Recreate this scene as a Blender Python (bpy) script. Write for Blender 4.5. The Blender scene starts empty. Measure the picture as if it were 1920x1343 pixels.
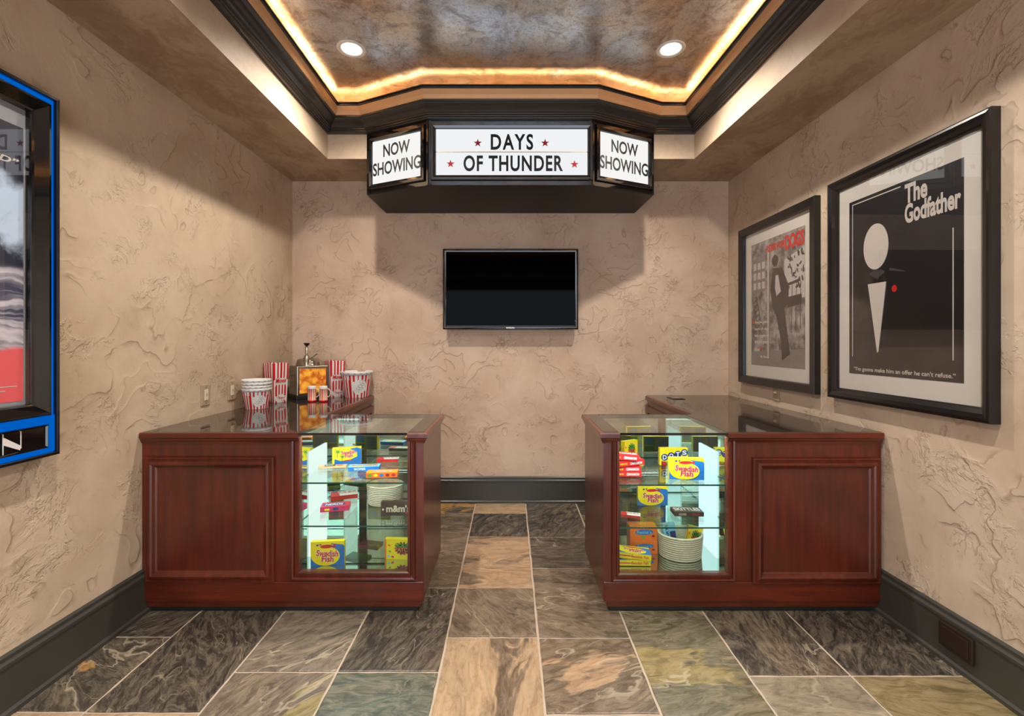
import bpy, bmesh, math, random
from mathutils import Vector, Matrix, Euler
random.seed(7)
S = bpy.context.scene
COL = S.collection
PI = math.pi

# ------------------------------------------------------------ camera, world, exposure
CZ = 1.372                      # eye height
cam = bpy.data.cameras.new('camera'); camo = bpy.data.objects.new('camera', cam); COL.objects.link(camo)
camo.location = (0, 0, CZ); camo.rotation_euler = (PI/2, 0, 0)
cam.sensor_width = 36; cam.lens = 16.0
cam.shift_x = 0.0016; cam.shift_y = -0.0159
cam.clip_start = 0.02
S.camera = camo
S.view_settings.view_transform = 'Standard'
S.view_settings.look = 'None'
S.view_settings.gamma = 1
S.view_settings.use_curve_mapping = False
S.view_settings.exposure = 0.28
W = bpy.data.worlds.new('world'); S.world = W; W.use_nodes = True
W.node_tree.nodes['Background'].inputs[0].default_value = (0.80, 0.88, 1.0, 1)
W.node_tree.nodes['Background'].inputs[1].default_value = 3.6
S.cycles.max_bounces = 10
S.cycles.diffuse_bounces = 5
S.cycles.glossy_bounces = 6
S.cycles.transparent_max_bounces = 24
S.cycles.caustics_reflective = False
S.cycles.caustics_refractive = False
S.cycles.sample_clamp_indirect = 4.0
S.cycles.use_denoising = True
LAMP_W = 100.0                   # ceiling downlights
COVE = 15.0                     # rope light emission

YB = 3.889                      # back wall
YR = -2.3                       # rear wall (behind the camera)
XL = -1.862
ZS = 2.743                      # soffit height
ZC = 3.160                      # tray ceiling
ZT = 0.9155                     # counter top
def XR(y): return 1.864 + 0.012*(YB-y)

# ------------------------------------------------------------ material helpers
def lin(v):
    v /= 255.0
    return v/12.92 if v <= 0.04045 else ((v+0.055)/1.055)**2.4
def c(r, g, b): return (lin(r), lin(g), lin(b), 1)
class NT:
    def __init__(s, name):
        s.m = bpy.data.materials.new(name); s.m.use_nodes = True
        s.t = s.m.node_tree; s.b = s.t.nodes['Principled BSDF']; s.o = s.t.nodes['Material Output']
    def n(s, kind, **kw):
        nd = s.t.nodes.new(kind)
        for k, v in kw.items(): setattr(nd, k, v)
        return nd
    def l(s, a, b): s.t.links.new(a, b)
    def pos(s):
        return s.n('ShaderNodeTexCoord').outputs['Object']
    def mapping(s, v, scale=(1,1,1), rot=(0,0,0), loc=(0,0,0)):
        m = s.n('ShaderNodeMapping'); s.l(v, m.inputs[0])
        m.inputs['Scale'].default_value = scale; m.inputs['Rotation'].default_value = rot; m.inputs['Location'].default_value = loc
        return m.outputs[0]
    def noise(s, v, scale, detail=3, rough=.5, dist=0, out=0):
        n = s.n('ShaderNodeTexNoise'); s.l(v, n.inputs['Vector'])
        n.inputs['Scale'].default_value = scale; n.inputs['Detail'].default_value = detail
        n.inputs['Roughness'].default_value = rough; n.inputs['Distortion'].default_value = dist
        return n.outputs[out]
    def math(s, op, a, b=None, clamp=False):
        n = s.n('ShaderNodeMath', operation=op, use_clamp=clamp)
        for i, x in enumerate((a, b)):
            if x is None: continue
            if isinstance(x, (int, float)): n.inputs[i].default_value = x
            else: s.l(x, n.inputs[i])
        return n.outputs[0]
    def ramp(s, v, a, b, x=0.0, y=1.0):
        n = s.n('ShaderNodeMapRange', interpolation_type='SMOOTHSTEP'); s.l(v, n.inputs[0])
        n.inputs[1].default_value = a; n.inputs[2].default_value = b
        n.inputs[3].default_value = x; n.inputs[4].default_value = y
        return n.outputs[0]
    def mix(s, f, a, b, blend='MIX'):
        n = s.n('ShaderNodeMix', data_type='RGBA', blend_type=blend)
        if isinstance(f, (int, float)): n.inputs[0].default_value = f
        else: s.l(f, n.inputs[0])
        for i, x in ((6, a), (7, b)):
            if isinstance(x, tuple): n.inputs[i].default_value = x
            else: s.l(x, n.inputs[i])
        return n.outputs[2]
    def warp(s, v, scale, amount, detail=3):
        n = s.n('ShaderNodeTexNoise'); s.l(v, n.inputs['Vector']); n.inputs['Scale'].default_value = scale; n.inputs['Detail'].default_value = detail
        a = s.n('ShaderNodeVectorMath', operation='SUBTRACT'); s.l(n.outputs['Color'], a.inputs[0]); a.inputs[1].default_value = (.5,.5,.5)
        b = s.n('ShaderNodeVectorMath', operation='SCALE'); s.l(a.outputs[0], b.inputs[0]); b.inputs['Scale'].default_value = amount
        d = s.n('ShaderNodeVectorMath', operation='ADD'); s.l(v, d.inputs[0]); s.l(b.outputs[0], d.inputs[1])
        return d.outputs[0]
    def bump(s, h, dist, strength=1.0):
        n = s.n('ShaderNodeBump'); s.l(h, n.inputs['Height']); n.inputs['Distance'].default_value = dist; n.inputs['Strength'].default_value = strength
        s.l(n.outputs[0], s.b.inputs['Normal'])
    def set(s, **kw):
        for k, v in kw.items():
            k = {'color':'Base Color','rough':'Roughness','metal':'Metallic','ior':'IOR','coat':'Coat Weight','coat_rough':'Coat Roughness','spec':'Specular IOR Level'}[k]
            if isinstance(v, (int, float, tuple)): s.b.inputs[k].default_value = v
            else: s.l(v, s.b.inputs[k])
def plain(name, col, rough=.5, metal=0, vary=.06, vscale=30, coat=0, bump=0, ior=1.5):
    m = NT(name)
    p = m.pos(); n = m.noise(p, vscale, 3)
    dark = tuple(x*(1-vary*2) for x in col[:3])+(1,)
    m.set(color=m.mix(n, col, dark), rough=rough, metal=metal, coat=coat, ior=ior)
    if bump: m.bump(n, bump)
    return m.m
def emit(name, col, strength):
    m = NT(name); m.t.nodes.remove(m.b)
    e = m.n('ShaderNodeEmission'); e.inputs[0].default_value = col; e.inputs[1].default_value = strength
    m.l(e.outputs[0], m.o.inputs[0]); return m.m
def thin_glass(name, tint, ior=1.5, rough=0.0):
    m = NT(name); m.t.nodes.remove(m.b)
    t = m.n('ShaderNodeBsdfTransparent'); t.inputs[0].default_value = tint
    g = m.n('ShaderNodeBsdfGlossy'); g.inputs['Roughness'].default_value = rough; g.inputs[0].default_value = (1,1,1,1)
    f = m.n('ShaderNodeFresnel'); ge = m.n('ShaderNodeNewGeometry')
    mr = m.n('ShaderNodeMapRange'); m.l(ge.outputs['Backfacing'], mr.inputs[0]); mr.inputs[3].default_value = ior; mr.inputs[4].default_value = 1/ior
    m.l(mr.outputs[0], f.inputs[0])          # both faces of the sheet reflect alike
    x = m.n('ShaderNodeMixShader'); m.l(f.outputs[0], x.inputs[0]); m.l(t.outputs[0], x.inputs[1]); m.l(g.outputs[0], x.inputs[2])
    m.l(x.outputs[0], m.o.inputs[0]); return m.m

def plaster(name, light, dark, glaze, seed, steps=1.0):
    m = NT(name); p = m.mapping(m.pos(), loc=(seed, seed*.7, seed*1.3))
    w = m.warp(p, 2.2, .35, 3); w2 = m.warp(w, 9, .07, 3)
    h1 = m.noise(w2, 2.6, 2.5, .55)
    fr = m.math('FRACT', m.math('MULTIPLY', h1, 9.0))
    saw = m.math('POWER', fr, 5.0)
    mask = m.ramp(m.noise(p, 3.1, 3, .6), .42, .60)
    h2 = m.noise(w2, 13, 5, .65)
    fr2 = m.math('POWER', m.math('FRACT', m.math('MULTIPLY', h2, 7.0)), 4.0)
    mask2 = m.ramp(m.noise(m.mapping(p, loc=(5,2,8)), 3.7, 4, .65), .50, .66)
    base = m.noise(w, 5, 5, .6)
    H = m.math('ADD', m.math('MULTIPLY', m.math('MULTIPLY', saw, mask), .9*steps), m.math('MULTIPLY', m.math('MULTIPLY', fr2, mask2), .75*steps))
    H = m.math('ADD', H, m.math('MULTIPLY', base, .8*steps))
    H = m.math('ADD', H, m.math('MULTIPLY', m.noise(p, 60, 3), .05))
    col = m.mix(m.ramp(m.noise(w, 1.9, 5, .6), .35, .68), light, dark)
    gl = m.math('ADD', m.math('MULTIPLY', m.ramp(saw, .45, .95), mask), m.math('MULTIPLY', m.math('MULTIPLY', m.ramp(fr2, .4, .95), mask2), .9), clamp=True)
    gl = m.math('MULTIPLY', gl, .42*min(1, steps))
    gl = m.math('ADD', gl, m.math('MULTIPLY', m.ramp(m.noise(w2, 7, 6, .7), .54, .76), .25), clamp=True)
    m.set(color=m.mix(gl, col, glaze), rough=.62, spec=.35)
    m.bump(H, .0055, .8)
    return m.m
def suede(name, light, dark, streak=(1,1,1)):
    m = NT(name); p = m.mapping(m.pos(), scale=streak); w = m.warp(p, 3, .5, 3)
    n = m.noise(w, 2.6, 7, .68)
    n2 = m.noise(w, 24, 5, .7)
    f = m.math('ADD', m.math('MULTIPLY', n, .75), m.math('MULTIPLY', n2, .25))
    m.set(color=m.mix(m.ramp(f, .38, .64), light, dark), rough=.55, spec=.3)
    m.bump(n2, .002, .5)
    return m.m
def wood(name, axis, a, b, rough=.28):
    m = NT(name)
    sc = [14, 14, 14]; sc[axis] = 1.1
    p = m.mapping(m.pos(), scale=tuple(sc)); w = m.warp(p, .8, .8, 2)
    g = m.noise(w, 2.2, 6, .62)
    big = m.noise(m.pos(), 3.0, 3, .5)
    col = m.mix(m.ramp(g, .35, .65), a, b)
    col = m.mix(m.ramp(big, .4, .7, 0, .55), col, tuple(x*.55 for x in b[:3])+(1,))
    m.set(color=col, rough=rough, coat=.35, coat_rough=.18, ior=1.5)
    m.bump(g, .0006, .4)
    return m.m

M = {}
M['wall_l'] = plaster('plaster_left', c(211,190,164), c(192,169,143), c(124,100,78), 0.0)
M['wall_r'] = plaster('plaster_right', c(211,192,170), c(193,171,148), c(124,100,80), 11.0)
M['wall_b'] = plaster('plaster_back', c(216,190,166), c(199,170,145), c(138,106,82), 23.0)
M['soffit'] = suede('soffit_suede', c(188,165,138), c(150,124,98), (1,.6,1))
M['fascia'] = suede('fascia_suede_lit', c(214,192,166), c(196,172,146))  # soffit finish made lighter: downlight and cove light put into the colour
M['crown'] = plain('crown_black_brown', c(50,46,42), .26, vary=.04, vscale=8)
M['copper'] = plain('copper_paint', c(240,186,134), .42, metal=.1, vary=.10, vscale=6)
M['baseboard'] = plain('baseboard_paint', c(66,64,58), .34, vary=.05, vscale=6)
M['wood_v'] = wood('mahogany_upright', 2, c(102,36,17), c(78,25,10))
M['wood_h'] = wood('mahogany_level', 0, c(106,38,17), c(80,26,10))
M['wood_y'] = wood('mahogany_deep', 1, c(118,52,36), c(78,28,18))
M['wood_p'] = wood('mahogany_panel', 2, c(96,34,18), c(76,25,12), .33)
M['black_gloss'] = plain('black_gloss', c(14,14,15), .07, vary=.05, coat=.5)
M['black_satin'] = plain('black_satin', c(20,20,21), .28, vary=.05, coat=.2)
M['black_matt'] = plain('black_matt', c(26,23,21), .5, vary=.08)
M['screen'] = plain('screen_black', c(3,3,5), .04, vary=.05, ior=1.10)
M['white_mat'] = plain('mat_board', c(226,222,214), .8, vary=.02)
M['grey_mat'] = plain('grey_board', c(170,174,180), .6, vary=.03)
M['sign_white'] = emit('sign_glow', (.95,.965,.98,1), .76)
M['sign_warm'] = emit('sign_glow_warm', (1.0,.985,.95,1), .77)
M['ink'] = plain('ink_black', c(8,12,16), .6)
M['ink_red'] = plain('ink_red', c(176,4,38), .6)
M['white'] = plain('white_paint', c(232,230,226), .45, vary=.02)
M['red'] = plain('print_red', c(206,24,28), .4, vary=.04)
M['dred'] = plain('print_dark_red', c(158,16,22), .4, vary=.04)
M['yellow'] = plain('print_yellow', c(250,222,20), .38, vary=.03)
M['blue'] = plain('print_blue', c(10,112,190), .38, vary=.05)
M['navy'] = plain('print_navy', c(22,44,110), .38, vary=.05)
M['orange'] = plain('print_orange', c(244,116,16), .38, vary=.04)
M['green'] = plain('print_green', c(84,160,44), .4, vary=.04)
M['pink'] = plain('print_pink', c(214,36,96), .4, vary=.04)
M['lblue'] = plain('print_light_blue', c(120,190,225), .4, vary=.04)
M['brown'] = plain('print_brown', c(52,34,30), .35, vary=.04)
M['peach'] = plain('print_peach', c(235,190,140), .45, vary=.06)
M['cream'] = plain('cream_plastic', c(226,214,186), .4, vary=.02)
M['plate'] = plain('stone_plate', c(188,166,138), .55, vary=.12, vscale=60)
M['steel'] = plain('brushed_steel', c(176,168,156), .24, metal=1, vary=.08)
M['dsteel'] = plain('dark_steel', c(120,110,100), .35, metal=.8, vary=.08)
M['mirror'] = plain('mirror_silver', c(205,222,212), .01, metal=1, vary=0.0)
M['edge_green'] = plain('glass_edge_green', c(16,84,74), .15, vary=.03)
M['glass'] = thin_glass('clear_glass', (.93,.97,.95,1), 1.5)
M['pglass'] = thin_glass('picture_glass', (.98,.98,.98,1), 1.5)
M['led'] = emit('led_panel', (.70,.95,1.0,1), 1.05)
M['led_l'] = emit('led_panel_soft', (.84,.96,.92,1), .95)
M['added_led_bar'] = emit('added_led_bar', (.90,.97,1.0,1), 120.0)  # glow of an unseen bar added to brighten the candy
M['rope_light'] = emit('rope_light', (1.0,.60,.28,1), COVE)
M['added_led_side'] = emit('added_led_side', (.90,.97,1.0,1), 460.0)  # strong glow of the added strip hidden behind the end post
M['bulb'] = emit('lamp_bulb', (1.0,.90,.78,1), 6.0)
M['blue_glow'] = emit('blue_strip', (.0,.15,.72,1), .60)
M['laminate'] = plain('grey_laminate', c(150,152,146), .4, vary=.04)
M['rope'] = NT('rope_weave'); 
def _rope():
    m = M['rope']; p = m.mapping(m.pos(), scale=(60,60,260)); n = m.noise(p, 1.0, 3)
    m.set(color=m.mix(n, c(232,222,196), c(176,164,138)), rough=.85); m.bump(n, .002); M['rope'] = m.m
_rope()
def _granite():
    m = NT('dark_granite'); p = m.pos()
    n = m.noise(p, 160, 4, .7); n2 = m.noise(p, 30, 5, .6)
    col = m.mix(m.ramp(n, .5, .7), c(34,30,27), c(92,80,68))
    col = m.mix(m.ramp(n2, .45, .7, 0, .4), col, c(70,56,46))
    m.set(color=col, rough=.045, ior=1.75); M['granite'] = m.m
_granite()
def _ceil():
    m = NT('metallic_faux_ceiling'); p = m.pos(); w = m.warp(p, 3, .5, 4)
    n = m.noise(w, 1.7, 4, .6); f = m.noise(w, 9, 7, .72); f2 = m.noise(p, 85, 5, .75)
    col = m.mix(m.ramp(n, .38, .62), c(206,184,160), c(206,210,218))
    col = m.mix(m.ramp(f, .42, .72, 0, .75), col, c(120,102,88))
    col = m.mix(m.ramp(f2, .48, .7, 0, .5), col, c(84,72,66))
    r = m.math('ADD', m.math('MULTIPLY', f, .18), .15)
    m.set(color=col, rough=r, metal=.8); m.bump(f2, .0015, .4); M['tray'] = m.m
_ceil()
def _slate():
    m = NT('slate_tile')
    A = lambda n: m.n('ShaderNodeAttribute', attribute_name=n)
    base, acc, prm = A('base'), A('accent'), A('param')
    sep = m.n('ShaderNodeSeparateColor'); m.l(prm.outputs['Color'], sep.inputs[0])
    ang = m.math('MULTIPLY', sep.outputs[1], 3.1416)
    sv = m.n('ShaderNodeCombineXYZ')
    for i, k in enumerate((37., 91., 17.)): m.l(m.math('MULTIPLY', sep.outputs[0], k), sv.inputs[i])
    p0 = m.n('ShaderNodeVectorMath', operation='ADD'); m.l(m.pos(), p0.inputs[0]); m.l(sv.outputs[0], p0.inputs[1])
    rot = m.n('ShaderNodeVectorRotate', rotation_type='Z_AXIS'); m.l(p0.outputs[0], rot.inputs['Vector']); m.l(ang, rot.inputs['Angle'])
    p = m.mapping(rot.outputs[0], scale=(1, .38, 1))
    w = m.warp(p, 4, .35, 4); w2 = m.warp(w, 16, .05, 3)
    n1 = m.noise(w2, 3.6, 4, .6)
    e = m.math('SUBTRACT', n1, m.math('SUBTRACT', 1.0, sep.outputs[2]))
    f = m.ramp(e, -.02, .03)
    col = m.mix(f, base.outputs['Color'], acc.outputs['Color'])
    st = m.noise(m.mapping(rot.outputs[0], scale=(9, 1.6, 9)), 2.4, 7, .7)
    col = m.mix(m.ramp(st, .40, .70, 0, .55), col, m.mix(.5, col, c(30,27,25), 'MULTIPLY'))
    col = m.mix(m.ramp(m.noise(w2, 9, 6, .7), .52, .72, 0, .5), col, m.mix(.55, col, c(205,185,150)))
    # pale veins
    v = m.math('ABSOLUTE', m.math('SUBTRACT', m.noise(w2, 2.4, 4, .55), .5))
    vm = m.ramp(m.noise(p, 2.1, 2), .46, .6)
    ve = m.math('MULTIPLY', m.ramp(v, .0, .009, 1, 0), vm)
    fr = m.math('FRACT', m.math('MULTIPLY', m.noise(w2, 2.3, 3.5, .6), 8.0))
    ve2 = m.math('MULTIPLY', m.ramp(fr, .93, .99, 0, .5), m.ramp(m.noise(p, 3.3, 3), .40, .62))
    col = m.mix(m.math('MULTIPLY', m.math('POWER', fr, 2.0), .35), col, m.mix(.6, col, c(20,18,16)))
    fine = m.noise(w2, 34, 6, .75)
    col = m.mix(m.ramp(fine, .40, .66, 0, .35), col, m.mix(.5, col, c(212,196,168)))
    col = m.mix(m.ramp(fine, .52, .36, 0, .45), col, m.mix(.55, col, c(22,20,18)))
    col = m.mix(m.math('MULTIPLY', m.math('MAXIMUM', ve, ve2), .6), col, c(190,176,152))
    H = m.math('ADD', m.math('MULTIPLY', n1, .6), m.math('MULTIPLY', st, .35))
    H = m.math('ADD', m.math('ADD', H, m.math('MULTIPLY', f, .12)), m.math('MULTIPLY', fr, .18))
    m.set(color=col, rough=m.math('ADD', m.math('MULTIPLY', st, .25), .22), spec=.5)
    m.bump(H, .012, .6); M['slate'] = m.m
_slate()
M['grout'] = plain('grout', c(200,182,162), .85, vary=.08, vscale=80, bump=.001)

# ------------------------------------------------------------ mesh helpers
class MB:
    def __init__(s): s.v = []; s.f = []; s.m = []; s.mats = []; s.smooth = []
    def mi(s, mat):
        if mat not in s.mats: s.mats.append(mat)
        return s.mats.index(mat)
    def add(s, vs, fs, mat, T=None, smooth=False):
        o = len(s.v)
        for p in vs:
            p = Vector(p)
            s.v.append(tuple(T @ p) if T else tuple(p))
        for k, f in enumerate(fs):
            s.f.append([o+i for i in f])
            s.m.append(s.mi(mat[k] if isinstance(mat, list) else mat)); s.smooth.append(smooth)
        return s
    def box(s, x0, x1, y0, y1, z0, z1, mat, T=None):
        vs = [(x0,y0,z0),(x1,y0,z0),(x1,y1,z0),(x0,y1,z0),(x0,y0,z1),(x1,y0,z1),(x1,y1,z1),(x0,y1,z1)]
        fs = [(0,3,2,1),(4,5,6,7),(0,1,5,4),(1,2,6,5),(2,3,7,6),(3,0,4,7)]
        return s.add(vs, fs, mat, T)
    def prism(s, poly, z0, z1, mat, T=None):
        n = len(poly)
        vs = [(x,y,z0) for x,y in poly]+[(x,y,z1) for x,y in poly]
        fs = [tuple(range(n))[::-1], tuple(range(n,2*n))]+[(i,(i+1)%n,(i+1)%n+n,i+n) for i in range(n)]
        return s.add(vs, fs, mat, T)
    def lathe(s, prof, n, mat, T=None, smooth=True, sx=1, sy=1, matfn=None):
        vs = []; fs = []; ms = []
        for r, z in prof:
            for i in range(n):
                a = 2*PI*i/n; vs.append((r*math.cos(a)*sx, r*math.sin(a)*sy, z))
        for j in range(len(prof)-1):
            for i in range(n):
                fs.append((j*n+i, j*n+(i+1)%n, (j+1)*n+(i+1)%n, (j+1)*n+i))
                if matfn: ms.append(matfn((i+.5)/n, j, (prof[j][1]+prof[j+1][1])/2))
        return s.add(vs, fs, ms if matfn else mat, T, smooth)
    def tube(s, pts, r, mat, n=8, T=None):
        pts = [Vector(p) for p in pts]; vs = []; fs = []
        for k, p in enumerate(pts):
            d = (pts[min(k+1, len(pts)-1)]-pts[max(k-1, 0)]).normalized()
            u = d.orthogonal().normalized() if k == 0 else (u - d*u.dot(d)).normalized()
            w = d.cross(u)
            for i in range(n):
                a = 2*PI*i/n; vs.append(tuple(p+(u*math.cos(a)+w*math.sin(a))*r))
        for k in range(len(pts)-1):
            for i in range(n): fs.append((k*n+i, k*n+(i+1)%n, (k+1)*n+(i+1)%n, (k+1)*n+i))
        fs.append(tuple(range(n))); fs.append(tuple(range((len(pts)-1)*n, len(pts)*n)))
        return s.add(vs, fs, mat, T, True)
def obj(name, mb, parent=None, bevel=0, kind=None, loc=None, seg=2, recalc=True):
    me = bpy.data.meshes.new(name); me.from_pydata(mb.v, [], mb.f)
    for m in mb.mats: me.materials.append(M[m] if isinstance(m, str) else m)
    me.polygons.foreach_set('material_index', mb.m)
    me.polygons.foreach_set('use_smooth', mb.smooth)
    if recalc:
        b = bmesh.new(); b.from_mesh(me); bmesh.ops.recalc_face_normals(b, faces=b.faces); b.to_mesh(me); b.free()
    me.update()
    o = bpy.data.objects.new(name, me); COL.objects.link(o)
    if parent: o.parent = parent
    if loc: o.location = loc
    if bevel:
        md = o.modifiers.new('bevel', 'BEVEL'); md.width = bevel; md.segments = seg; md.limit_method = 'ANGLE'; md.angle_limit = math.radians(35)
    if kind: o['kind'] = kind
    return o
def thing(name, label, cat, loc=(0,0,0), rot=(0,0,0), group=None):
    o = bpy.data.objects.new(name, None); COL.objects.link(o); o.location = loc; o.rotation_euler = rot
    o.empty_display_size = .05
    o['label'] = label; o['category'] = cat
    if group: o['group'] = group
    return o
def tag(o, label, cat, group=None):
    o['label'] = label; o['category'] = cat
    if group: o['group'] = group
    return o
def copy_tree(o, parent=None):
    n = o.copy(); COL.objects.link(n); n.parent = parent
    for ch in [x for x in bpy.data.objects if x.parent == o]: copy_tree(ch, n)
    return n
def offs(path, p, closed):
    """offset a 2D path to its left by p with mitred corners"""
    n = len(path); out = []
    P = [Vector(q) for q in path]
    for i in range(n):
        a = P[i-1] if (closed or i > 0) else None
        b = P[(i+1) % n] if (closed or i < n-1) else None
        def nrm(u, v):
            d = (v-u).normalized(); return Vector((-d.y, d.x))
        if a is None: m = nrm(P[i], b)
        elif b is None: m = nrm(a, P[i])
        else:
            n1, n2 = nrm(a, P[i]), nrm(P[i], b); m = (n1+n2); m = m/(m.length_squared/2) if m.length > 1e-6 else n1
        out.append(P[i]+m*p)
    return out
def sweep(mb, path, prof, closed, place, mat, smooth=False, cap=True):
    rows = [[place(q, h) for q in offs(path, p, closed)] for p, h in prof]
    n = len(path); k = len(prof); vs = [v for r in rows for v in r]; fs = []; ms = []
    for j in range(k-1):
        for i in range(n if closed else n-1):
            fs.append((j*n+i, j*n+(i+1)%n, (j+1)*n+(i+1)%n, (j+1)*n+i)); ms.append(mat[j] if isinstance(mat, list) else mat)
    if not closed and cap:
        fs.append(tuple(j*n for j in range(k))); fs.append(tuple(j*n+n-1 for j in range(k))); ms += [ms[0], ms[0]]
    mb.add(vs, fs, ms, None, smooth)
    return mb
_tc = {}
def text_geo(s, off=0.0, shear=0.0, sp=1.0):
    k = (s, off, shear, sp)
    if k not in _tc:
        cu = bpy.data.curves.new('t', 'FONT'); cu.body = s; cu.offset = off; cu.shear = shear; cu.resolution_u = 4; cu.space_character = sp
        o = bpy.data.objects.new('t', cu); COL.objects.link(o)
        dg = bpy.context.evaluated_depsgraph_get(); me = o.evaluated_get(dg).to_mesh()
        v = [(p.co.x, p.co.y) for p in me.vertices]; f = [tuple(q.vertices) for q in me.polygons]
        o.evaluated_get(dg).to_mesh_clear(); bpy.data.objects.remove(o); bpy.data.curves.remove(cu)
        x0 = min(a for a, _ in v); x1 = max(a for a, _ in v); y0 = min(b for _, b in v); y1 = max(b for _, b in v)
        _tc[k] = (v, f, x0, x1, y0, y1)
    return _tc[k]
def text(mb, s, rect, place, mat, off=0.0, shear=0.0, rot=0.0, grow=0.0, sp=1.0):
    """fit the word s into rect=(u0,v0,u1,v1); place(u,v)->3D"""
    b = text_geo(s, 0.0, shear, sp)      # unbold bounds, so a bolder copy behind grows evenly
    v, f = text_geo(s, off+grow, shear, sp)[:2]
    u0, v0, u1, v1 = rect; cu, cv = (u0+u1)/2, (v0+v1)/2
    sx = (u1-u0)/(b[3]-b[2]); sy = (v1-v0)/(b[5]-b[4]); ca, sa = math.cos(rot), math.sin(rot)
    vs = []
    for x, y in v:
        a = u0+(x-b[2])*sx-cu; d = v0+(y-b[4])*sy-cv
        vs.append(place(cu+a*ca-d*sa, cv+a*sa+d*ca))
    mb.add(vs, f, mat)
def poly(mb, pts, place, mat):
    mb.add([place(u, v) for u, v in pts], [tuple(range(len(pts)))], mat)
def clip(pts, u0, v0, u1, v1):
    def cut(p, inside, inter):
        out = []
        for i in range(len(p)):
            a, b = p[i-1], p[i]
            if inside(b):
                if not inside(a): out.append(inter(a, b))
                out.append(b)
            elif inside(a): out.append(inter(a, b))
        return out
    def ix(x): return lambda a, b: (x, a[1]+(b[1]-a[1])*(x-a[0])/(b[0]-a[0]))
    def iy(y): return lambda a, b: (a[0]+(b[0]-a[0])*(y-a[1])/(b[1]-a[1]), y)
    for ins, it in ((lambda q: q[0] >= u0, ix(u0)), (lambda q: q[0] <= u1, ix(u1)), (lambda q: q[1] >= v0, iy(v0)), (lambda q: q[1] <= v1, iy(v1))):
        if len(pts) > 2: pts = cut(pts, ins, it)
    return pts
def ell(cx, cy, rx, ry, rot=0, n=40, a0=0, a1=2*PI):
    o = []
    for i in range(n):
        a = a0+(a1-a0)*i/(n if a1-a0 >= 2*PI-1e-6 else n-1); x, y = rx*math.cos(a), ry*math.sin(a)
        o.append((cx+x*math.cos(rot)-y*math.sin(rot), cy+x*math.sin(rot)+y*math.cos(rot)))
    return o
def star(cx, cy, r, k=.40):
    return [(cx+(r if i % 2 == 0 else r*k)*math.cos(PI/2+i*PI/5), cy+(r if i % 2 == 0 else r*k)*math.sin(PI/2+i*PI/5)) for i in range(10)]

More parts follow.
